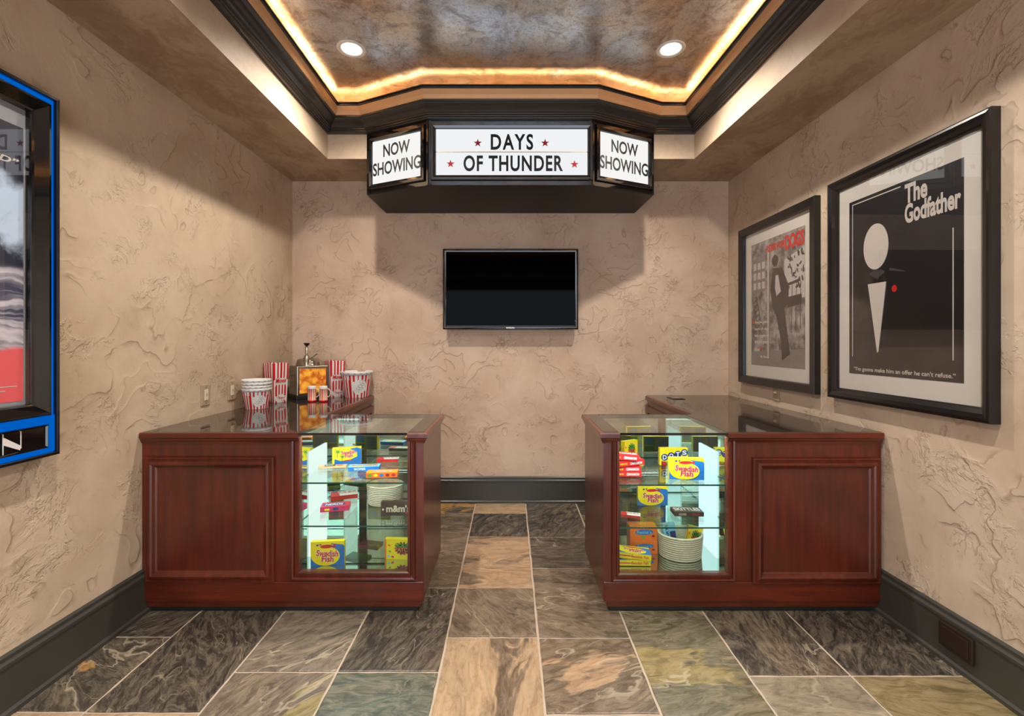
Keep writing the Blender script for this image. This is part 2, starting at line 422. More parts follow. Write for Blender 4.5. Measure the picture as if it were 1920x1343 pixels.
# ------------------------------------------------------------ room shell
def build_floor():
    b = MB()
    b.box(-2.1, 2.15, YR, YB+.1, -.03, -.004, 'grout')
    o = obj('floor', b, kind='structure')
    T = []
    X = [-2.0, -1.577, -1.148, -.722, -.295, .129, .556, .979, 1.400, 1.93]
    rows = {   # column -> list of depths of joints (far to near)
        0: [4.0, 3.2, 2.56, 2.117, 1.687, 1.02],
        1: [4.0, 3.4, 2.76, 2.35, 1.684, 1.25],
        2: [4.0, 3.6, 2.95, 2.54, 1.891, 1.44],
        3: [4.0, 3.640, 2.986, 2.539, 1.891, 1.44],
        4: [4.0, 3.640, 3.210, 2.539, 2.113, 1.44],
        5: [4.0, 3.197, 2.761, 2.109, 1.675, 1.02],
        6: [4.0, 3.6, 2.95, 2.33, 1.63, 1.2],
        7: [4.0, 3.4, 2.52, 1.870, 1.44],
        8: [4.0, 3.2, 2.52, 1.870, 1.22]}
    base = {'gyo':(c(116,104,90), c(158,142,92)), 'dk':(c(66,60,54), c(98,86,72)), 'tan':(c(188,158,124), c(118,98,80)), 'brn':(c(122,106,88), c(92,80,66)), 'grn':(c(88,96,84), c(104,108,92)),
            'olv':(c(106,100,78), c(152,134,86)), 'rst':(c(112,94,76), c(184,150,116)), 'gry':(c(124,112,98), c(92,84,74)), 'ocr':(c(74,68,60), c(190,142,76)),
            'ylo':(c(134,118,80), c(100,84,66)), 'pal':(c(142,132,112), c(112,106,92)), 'blk':(c(54,50,48), c(84,78,72))}
    # key, seed, angle, accent share
    look = {(0,2):('dk',.31,.2,.30),(0,3):('ocr',.12,.7,.40),(0,4):('tan',.5,.1,.4),(1,3):('dk',.77,.85,.36),(1,4):('tan',.22,.3,.3),(2,3):('gry',.41,.3,.44),(2,4):('gyo',.15,.2,.42),
            (3,0):('ocr',.6,.4,.45),(3,1):('brn',.33,.5,.5),(3,2):('rst',.55,.5,.3),(3,3):('dk',.83,.1,.42),(3,4):('grn',.26,.5,.35),
            (4,0):('tan',.9,.5,.1),(4,1):('blk',.71,.1,.36),(4,2):('rst',.46,.5,.52),(4,3):('brn',.64,.8,.4),(4,4):('tan',.37,.0,.5),
            (5,0):('blk',.18,.2,.5),(5,1):('dk',.95,.5,.38),(5,2):('brn',.28,.55,.5),(5,3):('rst',.49,.4,.40),(5,4):('gry',.2,.1,.4),
            (6,3):('olv',.87,.45,.42),(6,2):('brn',.3,.1,.4),(7,2):('dk',.58,.05,.46),(7,3):('pal',.68,.5,.45),(8,2):('blk',.05,.15,.42),(8,3):('ylo',.44,.55,.42),
            (6,0):('dk',.3,.3,.4)}
    vs = []; fs = []; A = []
    keys = list(base)
    rr = random.Random(5)
    allr = []
    for col in range(9):
        R = list(rows[col]); y = R[-1]; t = 0
        while y > YR: y -= (.43, .655)[t % 2]; R.append(y); t += 1
        for k in range(len(R)-1):
            allr.append((col, k, R[k+1], R[k]))
    g = .0052
    for col, k, y0, y1 in allr:
        a, b_ = X[col]+g, X[col+1]-g; y0 += g; y1 -= g
        y1 = min(y1, YB+.02); y0 = max(y0, YR)
        if y1-y0 < .02: continue
        kk = look.get((col, k)) or (rr.choice(keys), rr.random(), rr.random(), .42)
        # slightly wavering, chamfered edge
        n = len(vs); e = .004
        ring = []
        def edge(p, q, m=10):
            for i in range(m):
                t = i/m; w = rr.uniform(-.0018, .0018) if i else 0
                x = p[0]+(q[0]-p[0])*t; y = p[1]+(q[1]-p[1])*t
                dx, dy = q[0]-p[0], q[1]-p[1]; L = math.hypot(dx, dy); ring.append((x-dy/L*w, y+dx/L*w))
        for p, q in (((a,y0),(b_,y0)),((b_,y0),(b_,y1)),((b_,y1),(a,y1)),((a,y1),(a,y0))): edge(p, q)
        cx, cy = (a+b_)/2, (y0+y1)/2; N = len(ring)
        inn = [(x+(e if x < cx else -e)*(abs(x-cx) > (b_-a)/2-.02), y+(e if y < cy else -e)*(abs(y-cy) > (y1-y0)/2-.02)) for x, y in ring]
        vs += [(x,y,-.004) for x,y in ring]+[(x,y,-.0012) for x,y in ring]+[(x,y,0) for x,y in inn]
        newf = [(n+i, n+(i+1)%N, n+N+(i+1)%N, n+N+i) for i in range(N)]+[(n+N+i, n+N+(i+1)%N, n+2*N+(i+1)%N, n+2*N+i) for i in range(N)]+[tuple(n+2*N+i for i in range(N))]
        fs += newf; A += [(base[kk[0]][0], base[kk[0]][1], (kk[1], kk[2], kk[3], 1))]*len(newf)
    me = bpy.data.meshes.new('floor'); 
    bb = MB(); bb.add(vs, fs, 'slate'); off = len(b.v)
    nb = len(b.f)
    b.add(vs, fs, 'slate')
    me.from_pydata(b.v, [], b.f)
    for m in b.mats: me.materials.append(M[m])
    me.polygons.foreach_set('material_index', b.m)
    for j, nm in enumerate(('base', 'accent', 'param')):
        at = me.attributes.new(nm, 'FLOAT_COLOR', 'CORNER'); data = []
        for fi, f in enumerate(b.f):
            v = A[fi-nb][j] if fi >= nb else (.5,.5,.5,1)
            data += list(v)*len(f)
        at.data.foreach_set('color', data)
    me.update()
    old = o.data; o.data = me; bpy.data.meshes.remove(old)
build_floor()

wt = .12
obj('wall_left', MB().box(XL-wt, XL, YR, YB+wt, 0, ZC+.1, 'wall_l'), kind='structure')
obj('wall_right', MB().prism([(XR(YR),YR),(XR(YR)+wt,YR),(XR(YB)+wt,YB+wt),(XR(YB),YB+wt)], 0, ZC+.1, 'wall_r'), kind='structure')
obj('wall_back', MB().box(XL, XR(YB), YB, YB+wt, 0, ZC+.1, 'wall_b'), kind='structure')
b = MB(); b.box(XL, -1.5, YR-wt, YR, 0, ZC+.1, 'wall_l'); b.box(1.5, 1.95, YR-wt, YR, 0, ZC+.1, 'wall_l'); b.box(-1.5, 1.5, YR-wt, YR, 2.5, ZC+.1, 'wall_l')
obj('wall_rear', b, kind='structure')

# tray outline (counter-clockwise seen from above -> left side is inward)
YF = 3.411; YM = 3.186
TR = lambda y: 1.379+.037*(YF-y)
YT = -1.6
TRAY = [(-1.362,YT),(TR(YT),YT),(1.379,YF),(1.072,YF),(.571,YM),(-.571,YM),(-1.072,YF),(-1.369,YF)]
# soffit ring and its plain fascia
b = MB()
out = [(XL,YR),(XR(YR),YR),(XR(YB),YB),(XL,YB)]
inn = [(-1.362,YT),(TR(YT),YT),(1.379,YF),(-1.369,YF)]
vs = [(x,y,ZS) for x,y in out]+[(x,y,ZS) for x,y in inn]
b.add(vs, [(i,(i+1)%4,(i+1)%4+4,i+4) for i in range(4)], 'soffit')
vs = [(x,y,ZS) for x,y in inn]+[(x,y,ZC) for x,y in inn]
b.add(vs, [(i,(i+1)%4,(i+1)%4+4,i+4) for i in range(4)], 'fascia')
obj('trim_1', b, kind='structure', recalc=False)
pl = lambda q, h: (q[0], q[1], h)
crown = [(.0,2.925),(.020,2.925),(.022,2.934),(.028,2.937),(.028,2.946),(.036,2.949),(.036,2.957),(.043,2.962),(.049,2.971),(.060,2.981),(.074,2.989),(.086,2.998),(.092,3.006),(.1,3.008),(.1,3.020)]
obj('trim_2', sweep(MB(), TRAY, crown, True, pl, 'crown'), kind='structure', recalc=False)
cop = [(.1,3.020),(.104,3.022),(.110,3.045),(.112,3.084),(.119,3.086),(.119,3.092),(.114,3.094),(.114,3.097),(.124,3.099),(.124,3.106),(.108,3.106),(.096,3.035),(.0,3.035)]
obj('trim_3', sweep(MB(), TRAY, cop, True, pl, ['copper']*3+['crown']*7+['copper']*2), kind='structure', recalc=False)
# hidden rope light lying in the cove
def rope():
    b = MB(); path = offs(TRAY, .060, True); pts = [(p.x, p.y, 3.070) for p in path]; pts.append(pts[0])
    fine = []
    for a, d in zip(pts[:-1], pts[1:]):
        for k in range(3): fine.append(tuple(a[i]+(d[i]-a[i])*(k/3) for i in range(3)))
    fine.append(pts[-1])
    b.tube(fine, .014, 'rope_light', 8)
    t = thing('rope_light', 'amber rope light hidden in the cove around the ceiling tray', 'rope light')
    obj('light_tube', b, t)
rope()
# metallic tray ceiling with round openings for the recessed lamps
LIGHTS = [(-.970, 2.780), (.980, 2.780), (-.97, 1.15), (1.0, 1.15), (-.97, -.5), (1.0, -.5)]  # only the far pair is seen; the rest are added for light
def tray_ceiling():
    cu = bpy.data.curves.new('c', 'CURVE'); cu.dimensions = '2D'; cu.fill_mode = 'BOTH'
    def spl(pts):
        s = cu.splines.new('POLY'); s.points.add(len(pts)-1)
        for i, (x, y) in enumerate(pts): s.points[i].co = (x, y, 0, 1)
        s.use_cyclic_u = True
    spl([(XL,YR),(XR(YR),YR),(XR(YB),YB),(XL,YB)])
    for x, y in LIGHTS: spl([(x+.068*math.cos(2*PI*k/40), y+.068*math.sin(2*PI*k/40)) for k in range(40)])
    o = bpy.data.objects.new('c', cu); COL.objects.link(o)
    me = o.evaluated_get(bpy.context.evaluated_depsgraph_get()).to_mesh()
    b = MB(); b.add([(p.co.x, p.co.y, ZC) for p in me.vertices], [tuple(q.vertices) for q in me.polygons], 'tray')
    bpy.data.objects.remove(o)
    obj('ceiling', b, kind='structure', recalc=False)
tray_ceiling()
def downlight():
    t = thing('recessed_downlight', '', 'ceiling light')
    ring = MB().lathe([(.062,.0),(.066,-.004),(.082,-.005),(.086,-.001),(.086,.0)], 40, 'white')
    obj('trim_ring', ring, t)
    obj('reflector', MB().lathe([(.064,-.002),(.058,.03),(.048,.075),(.0,.078)], 40, 'white'), t)
    obj('bulb', MB().lathe([(.0,.028),(.02,.029),(.036,.036),(.040,.048),(.036,.066),(.0,.072)], 24, 'bulb'), t)
    return t
names = ['lit recessed downlight at the left of the metallic ceiling tray', 'lit recessed downlight at the right of the metallic ceiling tray',
         'added unseen downlight overhead, left side of the room', 'added unseen downlight overhead, right side of the room',
         'added unseen downlight behind the viewer, left side', 'added unseen downlight behind the viewer, right side']
d0 = downlight()
d0s = [d0]+[copy_tree(d0) for k in range(5)]
for i, (x, y) in enumerate(LIGHTS):
    t = d0s[i]
    t.location = (x, y, ZC); t['label'] = names[i]; t['group'] = 'recessed ceiling downlights'
    L = bpy.data.lights.new('lamp', 'SPOT'); L.energy = LAMP_W; L.color = (1.0, .90, .79); L.shadow_soft_size = .03
    L.spot_size = math.radians(142); L.spot_blend = 1.0
    lo = bpy.data.objects.new('lamp', L); COL.objects.link(lo); lo.parent = t; lo.location = (0, 0, -.015)

# baseboards
BB = [(0,0),(.030,0),(.030,.016),(.024,.022),(.020,.024),(.020,.178),(.024,.180),(.024,.192),(.018,.198),(.012,.200),(.012,.214),(.004,.222),(0,.222)]
def bboard(name, path):
    obj(name, sweep(MB(), path, BB, False, pl, 'baseboard'), kind='structure')
bboard('baseboard_left', [(XL,YB-.0),(XL,YR)])
bboard('baseboard_right', [(XR(YR),YR),(XR(YB),YB)])
bboard('baseboard_back', [(1.86,YB),(-1.86,YB)])

# ------------------------------------------------------------ marquee
def marquee():
    t = thing('marquee_sign', 'black lit marquee box reading DAYS OF THUNDER under the crown moulding', 'sign', (0, YF, 2.47))
    iv = Matrix.Translation((0, -YF, -2.47))
    fp = [(-1.072,YF),(-.571,YM),(.571,YM),(1.072,YF)]
    b = MB(); b.prism([(-1.072,YF-.002),(-.571,YM),(.571,YM),(1.072,YF-.002)], 2.470, 2.937, 'black_gloss', iv)
    obj('cabinet', b, t)
    b = MB(); b.prism([(-1.072,YF-.001),(1.072,YF-.001),(1.060,YB),(-1.060,YB)], 2.4702, ZS-.001, 'black_matt', iv)
    b.prism([(-1.06,YF-.002),(-.565,YM+.006),(.565,YM+.006),(1.06,YF-.002)], 2.4688, 2.4705, 'black_matt', iv)
    obj('soffit_box', b, t)
    for nm, A, B_, t0, t1, z0, z1, mat, words in (
        ('centre_panel', Vector((-.571,YM)), Vector((.571,YM)), .0455, .971, 2.537, 2.858, 'sign_white', None),
        ('side_panel', Vector((-1.072,YF)), Vector((-.571,YM)), .10, .885, 2.541, 2.856, 'sign_warm', 1),
        ('side_panel', Vector((.571,YM)), Vector((1.072,YF)), .115, .90, 2.541, 2.856, 'sign_warm', 1)):
        L = (B_-A).length; d = (B_-A)/L; nrm = Vector((d.y, -d.x))
        def place3(u, v, h, A=A, d=d, nrm=nrm):
            q = A+d*u+nrm*h; return (q.x, q.y-YF, v-2.47)
        u0, u1 = t0*L, t1*L
        f = MB(); path = [(u0,z0),(u1,z0),(u1,z1),(u0,z1)]
        sweep(f, path, [(0,.004),(-.004,.016),(-.020,.022),(-.034,.022),(-.038,.012),(-.040,.0)], True, lambda q, h, P=place3: P(q[0], q[1], h), 'black_gloss')
        fr = obj('sign_frame', f, t)
        # corner bars of the facet
        for ua, ub in ((.002,.016),(L-.016,L-.002)):
            k = MB(); k.add([place3(a, z, h) for z in (2.472, 2.925) for a, h in ((ua,0),(ub,0),(ub,.008),(ua,.008))], [(0,1,2,3),(4,5,6,7),(0,1,5,4),(1,2,6,5),(2,3,7,6),(3,0,4,7)], 'black_gloss')
            obj('corner_bar', k, t)
        P5 = lambda u, v, P=place3: P(u, v, .0055)
        g = MB(); g.add([place3(a, z, h) for z in (z0, z1) for a, h in ((u0,.001),(u1,.001),(u1,.0045),(u0,.0045))], [(0,1,2,3),(4,5,6,7),(0,1,5,4),(1,2,6,5),(2,3,7,6),(3,0,4,7)], mat)
        lit = obj(nm, g, t)
        w = MB(); lw = MB()
        if words is None:
            X = lambda px: (px-957)/267.8+.571
            Z = lambda py: CZ+(641-py)/267.8
            text(w, 'DAYS', (X(921), Z(281), X(999), Z(253)), P5, 'ink', .026, sp=1.22)
            text(w, 'OF THUNDER', (X(870), Z(321), X(1054), Z(293)), P5, 'ink', .026, sp=1.12)
            for px, py in ((896,269),(1022,269),(845,308),(1077,309)):
                poly(w, star(X(px), Z(py), .030), P5, 'ink_red')
            zz = Z(286)
            lw.add([place3(a, z, h) for z in (zz-.0025, zz+.0025) for a, h in ((u0,.0045),(u1,.0045),(u1,.008),(u0,.008))], [(0,1,2,3),(4,5,6,7),(0,1,5,4),(1,2,6,5),(2,3,7,6),(3,0,4,7)], 'cream')
            obj('letter_rail', lw, t)
        else:
            uw = u1-u0; hh = z1-z0
            text(w, 'NOW', (u0+.235*uw, z0+.60*hh, u0+.775*uw, z0+.875*hh), P5, 'ink', .022)
            text(w, 'SHOWING', (u0+.012*uw, z0+.19*hh, u0+.992*uw, z0+.475*hh), P5, 'ink', .022)
        obj('lettering', w, lit)
marquee()

# ------------------------------------------------------------ television
def tv():
    x0, x1, z0, z1 = -.563, .567, 1.475, 2.148; yf = 3.80
    t = thing('television', 'black flat screen television mounted on the back wall', 'television', (0, yf, z0))
    iv = Matrix.Translation((0, -yf, -z0))
    b = MB(); b.box(x0, x1, yf+.004, yf+.045, z0, z1, 'black_gloss', iv); b.box(x0+.15, x1-.15, yf+.045, YB-.012, z0+.12, z1-.1, 'black_matt', iv)
    obj('casing', b, t, bevel=.006)
    b = MB(); sweep(b, [(x0,z0),(x1,z0),(x1,z1),(x0,z1)], [(0,-.004),(.002,.002),(.010,.004),(.024,.003),(.028,-.004)], True, lambda q, h: (q[0], -h, q[1]-z0), 'black_gloss', True)
    obj('bezel', b, t)
    obj('screen', MB().box(x0+.026, x1-.026, yf+.001, yf+.006, z0+.03, z1-.026, 'screen', iv), t)
    b = MB(); P = lambda u, v: (u, -.0042, v-z0)
    text(b, 'SAMSUNG', (-.034, z0+.0075, .034, z0+.0185), P, 'steel', .02); obj('maker_name', b, t)
    obj('standby_light', MB().lathe([(.0,-.002),(.003,-.001),(.003,.0)], 8, 'red', Matrix.Translation((.515,-.004,.010)) @ Matrix.Rotation(PI/2, 4, 'X')), t)
    obj('wall_bracket', MB().box(-.2, .2, .075, YB-yf-.001, .2, .45, 'dsteel'), t)
tv()

# ------------------------------------------------------------ counters with display cases
YC = 2.278   # counter front
YD = 2.867   # back of the short run
def molding(mb, x0, x1, z0, z1, y, prof, mat='wood_v'):
    sweep(mb, [(x0,z0),(x1,z0),(x1,z1),(x0,z1)], prof, True, lambda q, h: (q[0], y-h, q[1]), mat)
def counter(s, xw, xg0, xg1, xe, xt, leg, pan, pin, gz, shz, side):
    """s=-1 left, +1 right; mirror-symmetric build; xw wall, xg0/xg1 glass edges, xe body end, xt top end"""
    lo_, hi_ = min, max
    bx = lambda mb, a, d, y0, y1, z0, z1, m: mb.box(min(a,d), max(a,d), y0, y1, z0, z1, m)
    xm = xg0+s*.028                       # mirror plane beside the cabinet
    t = thing('display_counter', 'mahogany counter with a lit glass candy case, beside the wall with the %s' % ('framed posters' if s > 0 else 'light switches'), 'display counter', (0,0,0))
    yf = YC+.022                          # face of the woodwork
    wall = (XR(YD)-.003) if s > 0 else xw+.002
    # face frame and carcass
    b = MB()
    bx(b, wall, xg0+s*.0, yf, yf+.02, .062, .893, 'wood_v')                    # panelled bay
    bx(b, xg0, xg1, yf, yf+.02, .062, gz[0], 'wood_h')                       # rail under the glass
    bx(b, xg1, xe, yf, yf+.02, .062, .893, 'wood_v')                          # end post
    bx(b, xm+s*.012, xm+s*.03, yf+.02, YD, .062, .893, 'wood_v')              # inner partition
    bx(b, wall, xe, YD-.018, YD-.002, .062, .893, 'wood_v')               # back board
    bx(b, xm+s*.01, xe+s*.02, yf+.02, YD-.018, .062, gz[0]-.012, 'wood_h')         # case floor box
    obj('carcass', b, t)
    b = MB(); bx(b, xe-s*(-.018), xe, yf+.02, YD-.018, .062, .893, 'wood_v'); obj('end_panel', b, t)
    b = MB(); bx(b, xe+s*.018, xe+s*.0185, yf+.02, YD-.02, gz[0], .89, 'laminate'); obj('lining', b, t)
    # low band and plinth
    b = MB(); bx(b, wall, xe, yf-.006, yf, .062, .160, 'wood_h'); obj('bottom_rail', b, t, bevel=.003)
    b = MB(); bx(b, wall, xe+s*.02, yf+.012, YD-.012, .024, .062, 'wood_h'); bx(b, wall, xe+s*.035, yf+.022, YD-.012, .0, .0245, 'black_matt'); obj('plinth', b, t, bevel=.003)
    # raised panel
    px0, px1, pz0, pz1 = pan; qx0, qx1, qz0, qz1 = pin
    w_ = qx0-px0
    b = MB(); molding(b, px0, px1, pz0, pz1, yf, [(0,0),(0,.008),(.004,.014),(.010,.015),(.014,.010),(.018,.010),(.026,.020),(.036,.022),(.044,.018),(.052,.008),(.056,.006),(.060,.004)], 'wood_v')
    obj('panel_moulding', b, t)
    b = MB(); b.box(px0+.055, px1-.055, yf-.004, yf, pz0+.055, pz1-.055, 'wood_p'); obj('raised_panel', b, t, bevel=.002)
    # window moulding (open at the top, runs up to the counter edge)
    b = MB(); xa, xb = min(xg0, xg1), max(xg0, xg1)
    sweep(b, [(xa,.872),(xa,gz[0]),(xb,gz[0]),(xb,.872)][::-1], [(0,0),(0,.006),(.006,.012),(.014,.012),(.018,.006),(.024,.006),(.028,.014),(.036,.016),(.040,.008),(.040,0)], False, lambda q, h: (q[0], yf-h, q[1]), 'wood_v')
    obj('window_moulding', b, t)
    # counter edge mouldings in wood
    b = MB()
    ep = [(0,.860),(.006,.860),(.008,.868),(.014,.876),(.016,.884),(.022,.890),(.022,.908),(.018,.9145),(0,.9145)]
    # path with inward normal pointing outward from body: front run over the panel bay, and post + end side
    if s < 0:
        sweep(b, [(xg0,yf),(wall,yf)], ep, False, pl, 'wood_h'); obj('edge_moulding', b, t); b = MB()
        sweep(b, [(xe,YD),(xe,yf),(xg1,yf)], ep, False, pl, 'wood_y')
    else:
        sweep(b, [(wall,yf),(xg0,yf)], ep, False, pl, 'wood_h'); obj('edge_moulding', b, t); b = MB()
        sweep(b, [(xg1,yf),(xe,yf),(xe,YD)], ep, False, pl, 'wood_y')
    obj('edge_moulding', b, t)
    # glazing
    g = MB(); fs = ['glass','edge_green','glass','edge_green','glass','edge_green']
    bx(g, xg0, xg1, YC+.006, YC+.012, gz[0]-.004, .898, 'glass'); obj('front_glass', g, t)
    g = MB(); bx(g, xg0, xg1+s*-.0, YC+.004, YD-.02, .9035, .9145, ['black_gloss' if False else 'glass','glass','black_gloss','edge_green','edge_green','edge_green']); obj('glass_top', g, t)
    for z in shz:
        g = MB(); bx(g, xm-s*.001, xe+s*.03, YC+.028, 2.834, z-.008, z, ['glass','glass','edge_green','edge_green','edge_green','edge_green'])
        obj('glass_shelf', g, t)
    g = MB(); bx(g, xm, xm+s*.006, YC+.026, YD-.022, gz[0]-.004, .892, 'mirror'); obj('side_mirror', g, t)
    g = MB(); bx(g, xm, xe+s*.02, 2.842, 2.847, gz[0]-.004, .892, 'mirror'); obj('back_mirror', g, t)
    g = MB(); bx(g, xm, xe+s*.02, YC+.026, 2.842, gz[0]-.010, gz[0]-.004, 'mirror'); obj('base_mirror', g, t)
    g = MB(); bx(g, xm-s*.007, xm-s*.001, 2.457, 2.69, gz[0]-.003, .776, 'led' if s > 0 else 'led_l'); obj('light_panel', g, t)
    g = MB(); bx(g, xg0+s*.01, xe+s*.03, YC+.045, YC+.060, .893, .902, ['added_led_bar','dsteel','dsteel','dsteel','dsteel','dsteel']); obj('added_light_bar', g, t)  # unseen bar added under the top edge to light the candy
    off_ = 'dsteel'
    g = MB(); bx(g, xe+s*.0165, xe+s*.004, YC+.045, YC+.057, gz[0]+.02, .885, [off_,off_,off_,'added_led_side' if s > 0 else off_,'added_led_side','added_led_side' if s < 0 else off_]); obj('added_light_bar', g, t)  # hidden upright strip added to brighten the box fronts
    # long run against the side wall
    u = thing('base_cabinet', 'mahogany base cabinet reaching the back wall, %s' % ('under the bare worktop below the posters' if s > 0 else 'under the cheese warmer and popcorn cartons'), 'cabinet', (0,0,0))
    xi = leg-s*(-.02)
    wall = (XR(YB)-.004) if s > 0 else wall
    b = MB(); bx(b, wall, xi, YD+.002, YB-.035, .062, .893, 'wood_v'); bx(b, wall, xi+s*.05, YD+.002, YB-.035, .0, .062, 'black_matt'); obj('carcass', b, u)
    for k in range(2):
        y0 = YD+.03+k*.50; b = MB()
        sweep(b, [(y0,.12),(y0+.46,.12),(y0+.46,.83),(y0,.83)], [(0,0),(0,.014),(.05,.018),(.06,.008),(.09,.008),(.11,.014)], True, lambda q, h: (xi-s*h, q[0], q[1]), 'wood_v')
        bx(b, xi-s*.0, xi-s*.014, y0+.10, y0+.36, .22, .73, 'wood_v')
        dd = obj('door', b, u)
        obj('knob', MB().lathe([(0,.0),(.006,.001),(.005,.010),(.012,.016),(.012,.022),(0,.026)], 14, 'steel', Matrix.Translation((xi-s*.014, y0+(.40 if k == 0 else .06), .70)) @ Matrix.Rotation(-s*PI/2, 4, 'Y')), dd)
    b = MB(); sweep(b, [(xi,YB-.035),(xi,YD)] if s < 0 else [(xi,YD),(xi,YB-.035)], ep, False, pl, 'wood_y'); obj('edge_moulding', b, u)
    # worktop
    q = thing('countertop', 'polished dark granite countertop %s' % ('with only a small flat black plate on it' if s > 0 else 'carrying the popcorn tubs and cheese warmer'), 'countertop', (0,0,ZT-.02))
    b = MB()
    pts = [(wall,yf+.001),(xg0,yf+.001),(xg0+s*.004,YD-.02),(xi,YD),(xi,YB-.002),(xw if s < 0 else XR(YB)-.003,YB-.002)]
    if s > 0: pts[0] = (XR(YC)-.004, yf+.001); pts[-1] = (XR(YB)-.004, YB-.002)
    b.prism(pts if s < 0 else pts[::-1], -.001, .020, 'granite'); obj('slab', b, q, bevel=.002)
    b = MB(); bx(b, xg1, xe, yf+.001, YD-.002, -.001, .020, 'granite'); obj('end_strip', b, q, bevel=.002)
    b = MB(); bx(b, xg1, xg0, YD-.0195, YD-.002, -.001, .020, 'granite'); obj('back_strip', b, q, bevel=.002)
    return t
counter(-1, XL, -1.062, -.518, -.438, -.416, -1.158, (-1.842,-1.187,.158,.793), (-1.80,-1.247,.204,.731), (.2135,.8995), (.659,.440), 'left')
counter(+1, XR(YC), 1.092, .550, .470, .4485, 1.145, (1.218,1.868,.150,.788), (1.281,1.822,.20,.723), (.205,.8995), (.6486,.432), 'right')
g_ = MB(); g_.prism([(1.285,3.60),(1.385,3.60),(1.385,3.74),(1.285,3.74)], 0, .004, 'black_satin')
g_.prism([(1.30,3.615),(1.37,3.615),(1.37,3.725),(1.30,3.725)], .004, .006, 'black_gloss')
tag(obj('remote_tray', g_, loc=(0,0,ZT)), 'small flat black plate lying on the bare granite countertop', 'plate')

# ------------------------------------------------------------ framed posters (right wall)
def place_r(y, z, h): return (XR(y)-h, y, z)
FPROF_BIG = [(0,.0),(0,.036),(.006,.040),(.016,.042),(.034,.036),(.046,.026),(.052,.020),(.058,.016),(.058,.004)]
FPROF_SM = [(0,.0),(0,.036),(.003,.040),(.050,.034),(.055,.030),(.058,.016),(.058,.004)]
def framed(y0, y1, z0, z1, prof, py0, py1, pz0, pz1, label, art):
    yc = (y0+y1)/2; org = Vector((XR(yc), yc, z0))
    t = thing('framed_poster', label, 'framed poster', org, group='framed film posters on the right wall')
    P3 = lambda y, z, h: tuple(Vector(place_r(y, z, h))-org)
    # path in (y,z); seen from the room +y runs to the left, so go clockwise in (y,z) terms
    b = MB(); sweep(b, [(y0,z0),(y1,z0),(y1,z1),(y0,z1)], prof, True, lambda q, h: P3(q[0], q[1], h), 'black_satin'); obj('frame', b, t)
    i = .056
    def slab(y0, y1, z0, z1, h0, h1, mat):
        m = MB(); m.add([P3(y, z, h) for h in (h0, h1) for y, z in ((y0,z0),(y1,z0),(y1,z1),(y0,z1))], [(0,1,2,3),(4,5,6,7),(0,1,5,4),(1,2,6,5),(2,3,7,6),(3,0,4,7)], mat); return m
    obj('mat_board', slab(y0+i, y1-i, z0+i, z1-i, .004, .008, 'white_mat'), t)
    # poster coordinates: u from far (left in view) to near (right in view), v up, 0..1
    def P(layer):
        return lambda u, v: P3(py1+(py0-py1)*u, pz0+(pz1-pz0)*v, .0092+layer*.0003)
    pm = art(t, slab(py0, py1, pz0, pz1, .008, .0090, art.base), P)
    obj('picture_glass', slab(y0+i-.002, y1-i+.002, z0+i-.002, z1-i+.002, .0135, .0150, 'pglass'), t)
    return t
M['poster_black'] = plain('poster_black', c(20,20,23), .5, vary=.05)
M['poster_white'] = plain('poster_white', c(222,214,206), .6, vary=.03)
M['poster_red'] = plain('poster_red', c(220,36,28), .5)
M['poster_grey'] = plain('poster_grey', c(70,68,68), .6)
def art_big(t, base, P):
    o = obj('poster_sheet', base, t)
    b = MB(); p = P(1)
    for a in (((.035,.0),(.042,.0),(.042,.982),(.035,.982)), ((.035,.976),(.52,.976),(.52,.982),(.035,.982)), ((.925,.04),(.933,.04),(.933,.70),(.925,.70))): 
        poly(b, [(x, max(y,.10)) for x, y in a], p, 'poster_white')
    obj('border_line', b, o)
    b = MB()
    text(b, 'The', (.56,.885,.737,.975), p, 'poster_white', .035)
    text(b, 'Godfather', (.56,.785,.978,.875), p, 'poster_white', .035)
    obj('title_lettering', b, o)
    b = MB(); text(b, '\u201cI\u2019m gonna make him an offer he can\u2019t refuse.\u201d', (.056,.012,.946,.040), p, 'poster_white', .012); obj('quote_lettering', b, o)
    # plain stand-in for the picture: pale rounded form, tapering shirt-front wedge and a red dot
    b = MB()
    poly(b, ell(.285,.705,.125,.125,-.12), p, 'poster_white')
    poly(b, [(.205,.505),(.388,.505),(.315,.135),(.300,.123)], p, 'poster_white')
    poly(b, [(.22,.560),(.30,.525),(.38,.560),(.34,.575),(.26,.575)], p, 'poster_grey')
    q = P(2)
    poly(b, [(.39,.505),(.40,.505),(.318,.135),(.312,.123)], q, 'poster_grey')
    poly(b, [(.42,.575),(.56,.545),(.56,.540),(.42,.560)], q, 'poster_grey')
    poly(b, ell(.464,.462,.024,.018), q, 'poster_red')
    obj('printed_picture', b, o)
art_big.base = 'poster_black'
def _street():
    m = NT('poster_street'); p = m.pos()
    n = m.noise(p, 9, 6, .7); n2 = m.noise(m.mapping(p, scale=(1,1,.3)), 24, 4, .7)
    col = m.mix(m.ramp(n, .35, .65), c(84,78,78), c(188,182,178))
    col = m.mix(m.ramp(n2, .45, .65, 0, .5), col, c(44,40,42))
    m.set(color=col, rough=.6); M['poster_street'] = m.m
_street()
M['g1'] = plain('print_grey_light', c(214,208,204), .6, vary=.15, vscale=60)
M['g2'] = plain('print_grey_mid', c(146,138,136), .6, vary=.2, vscale=40)
M['g3'] = plain('print_grey_dark', c(44,40,42), .6, vary=.10, vscale=8)
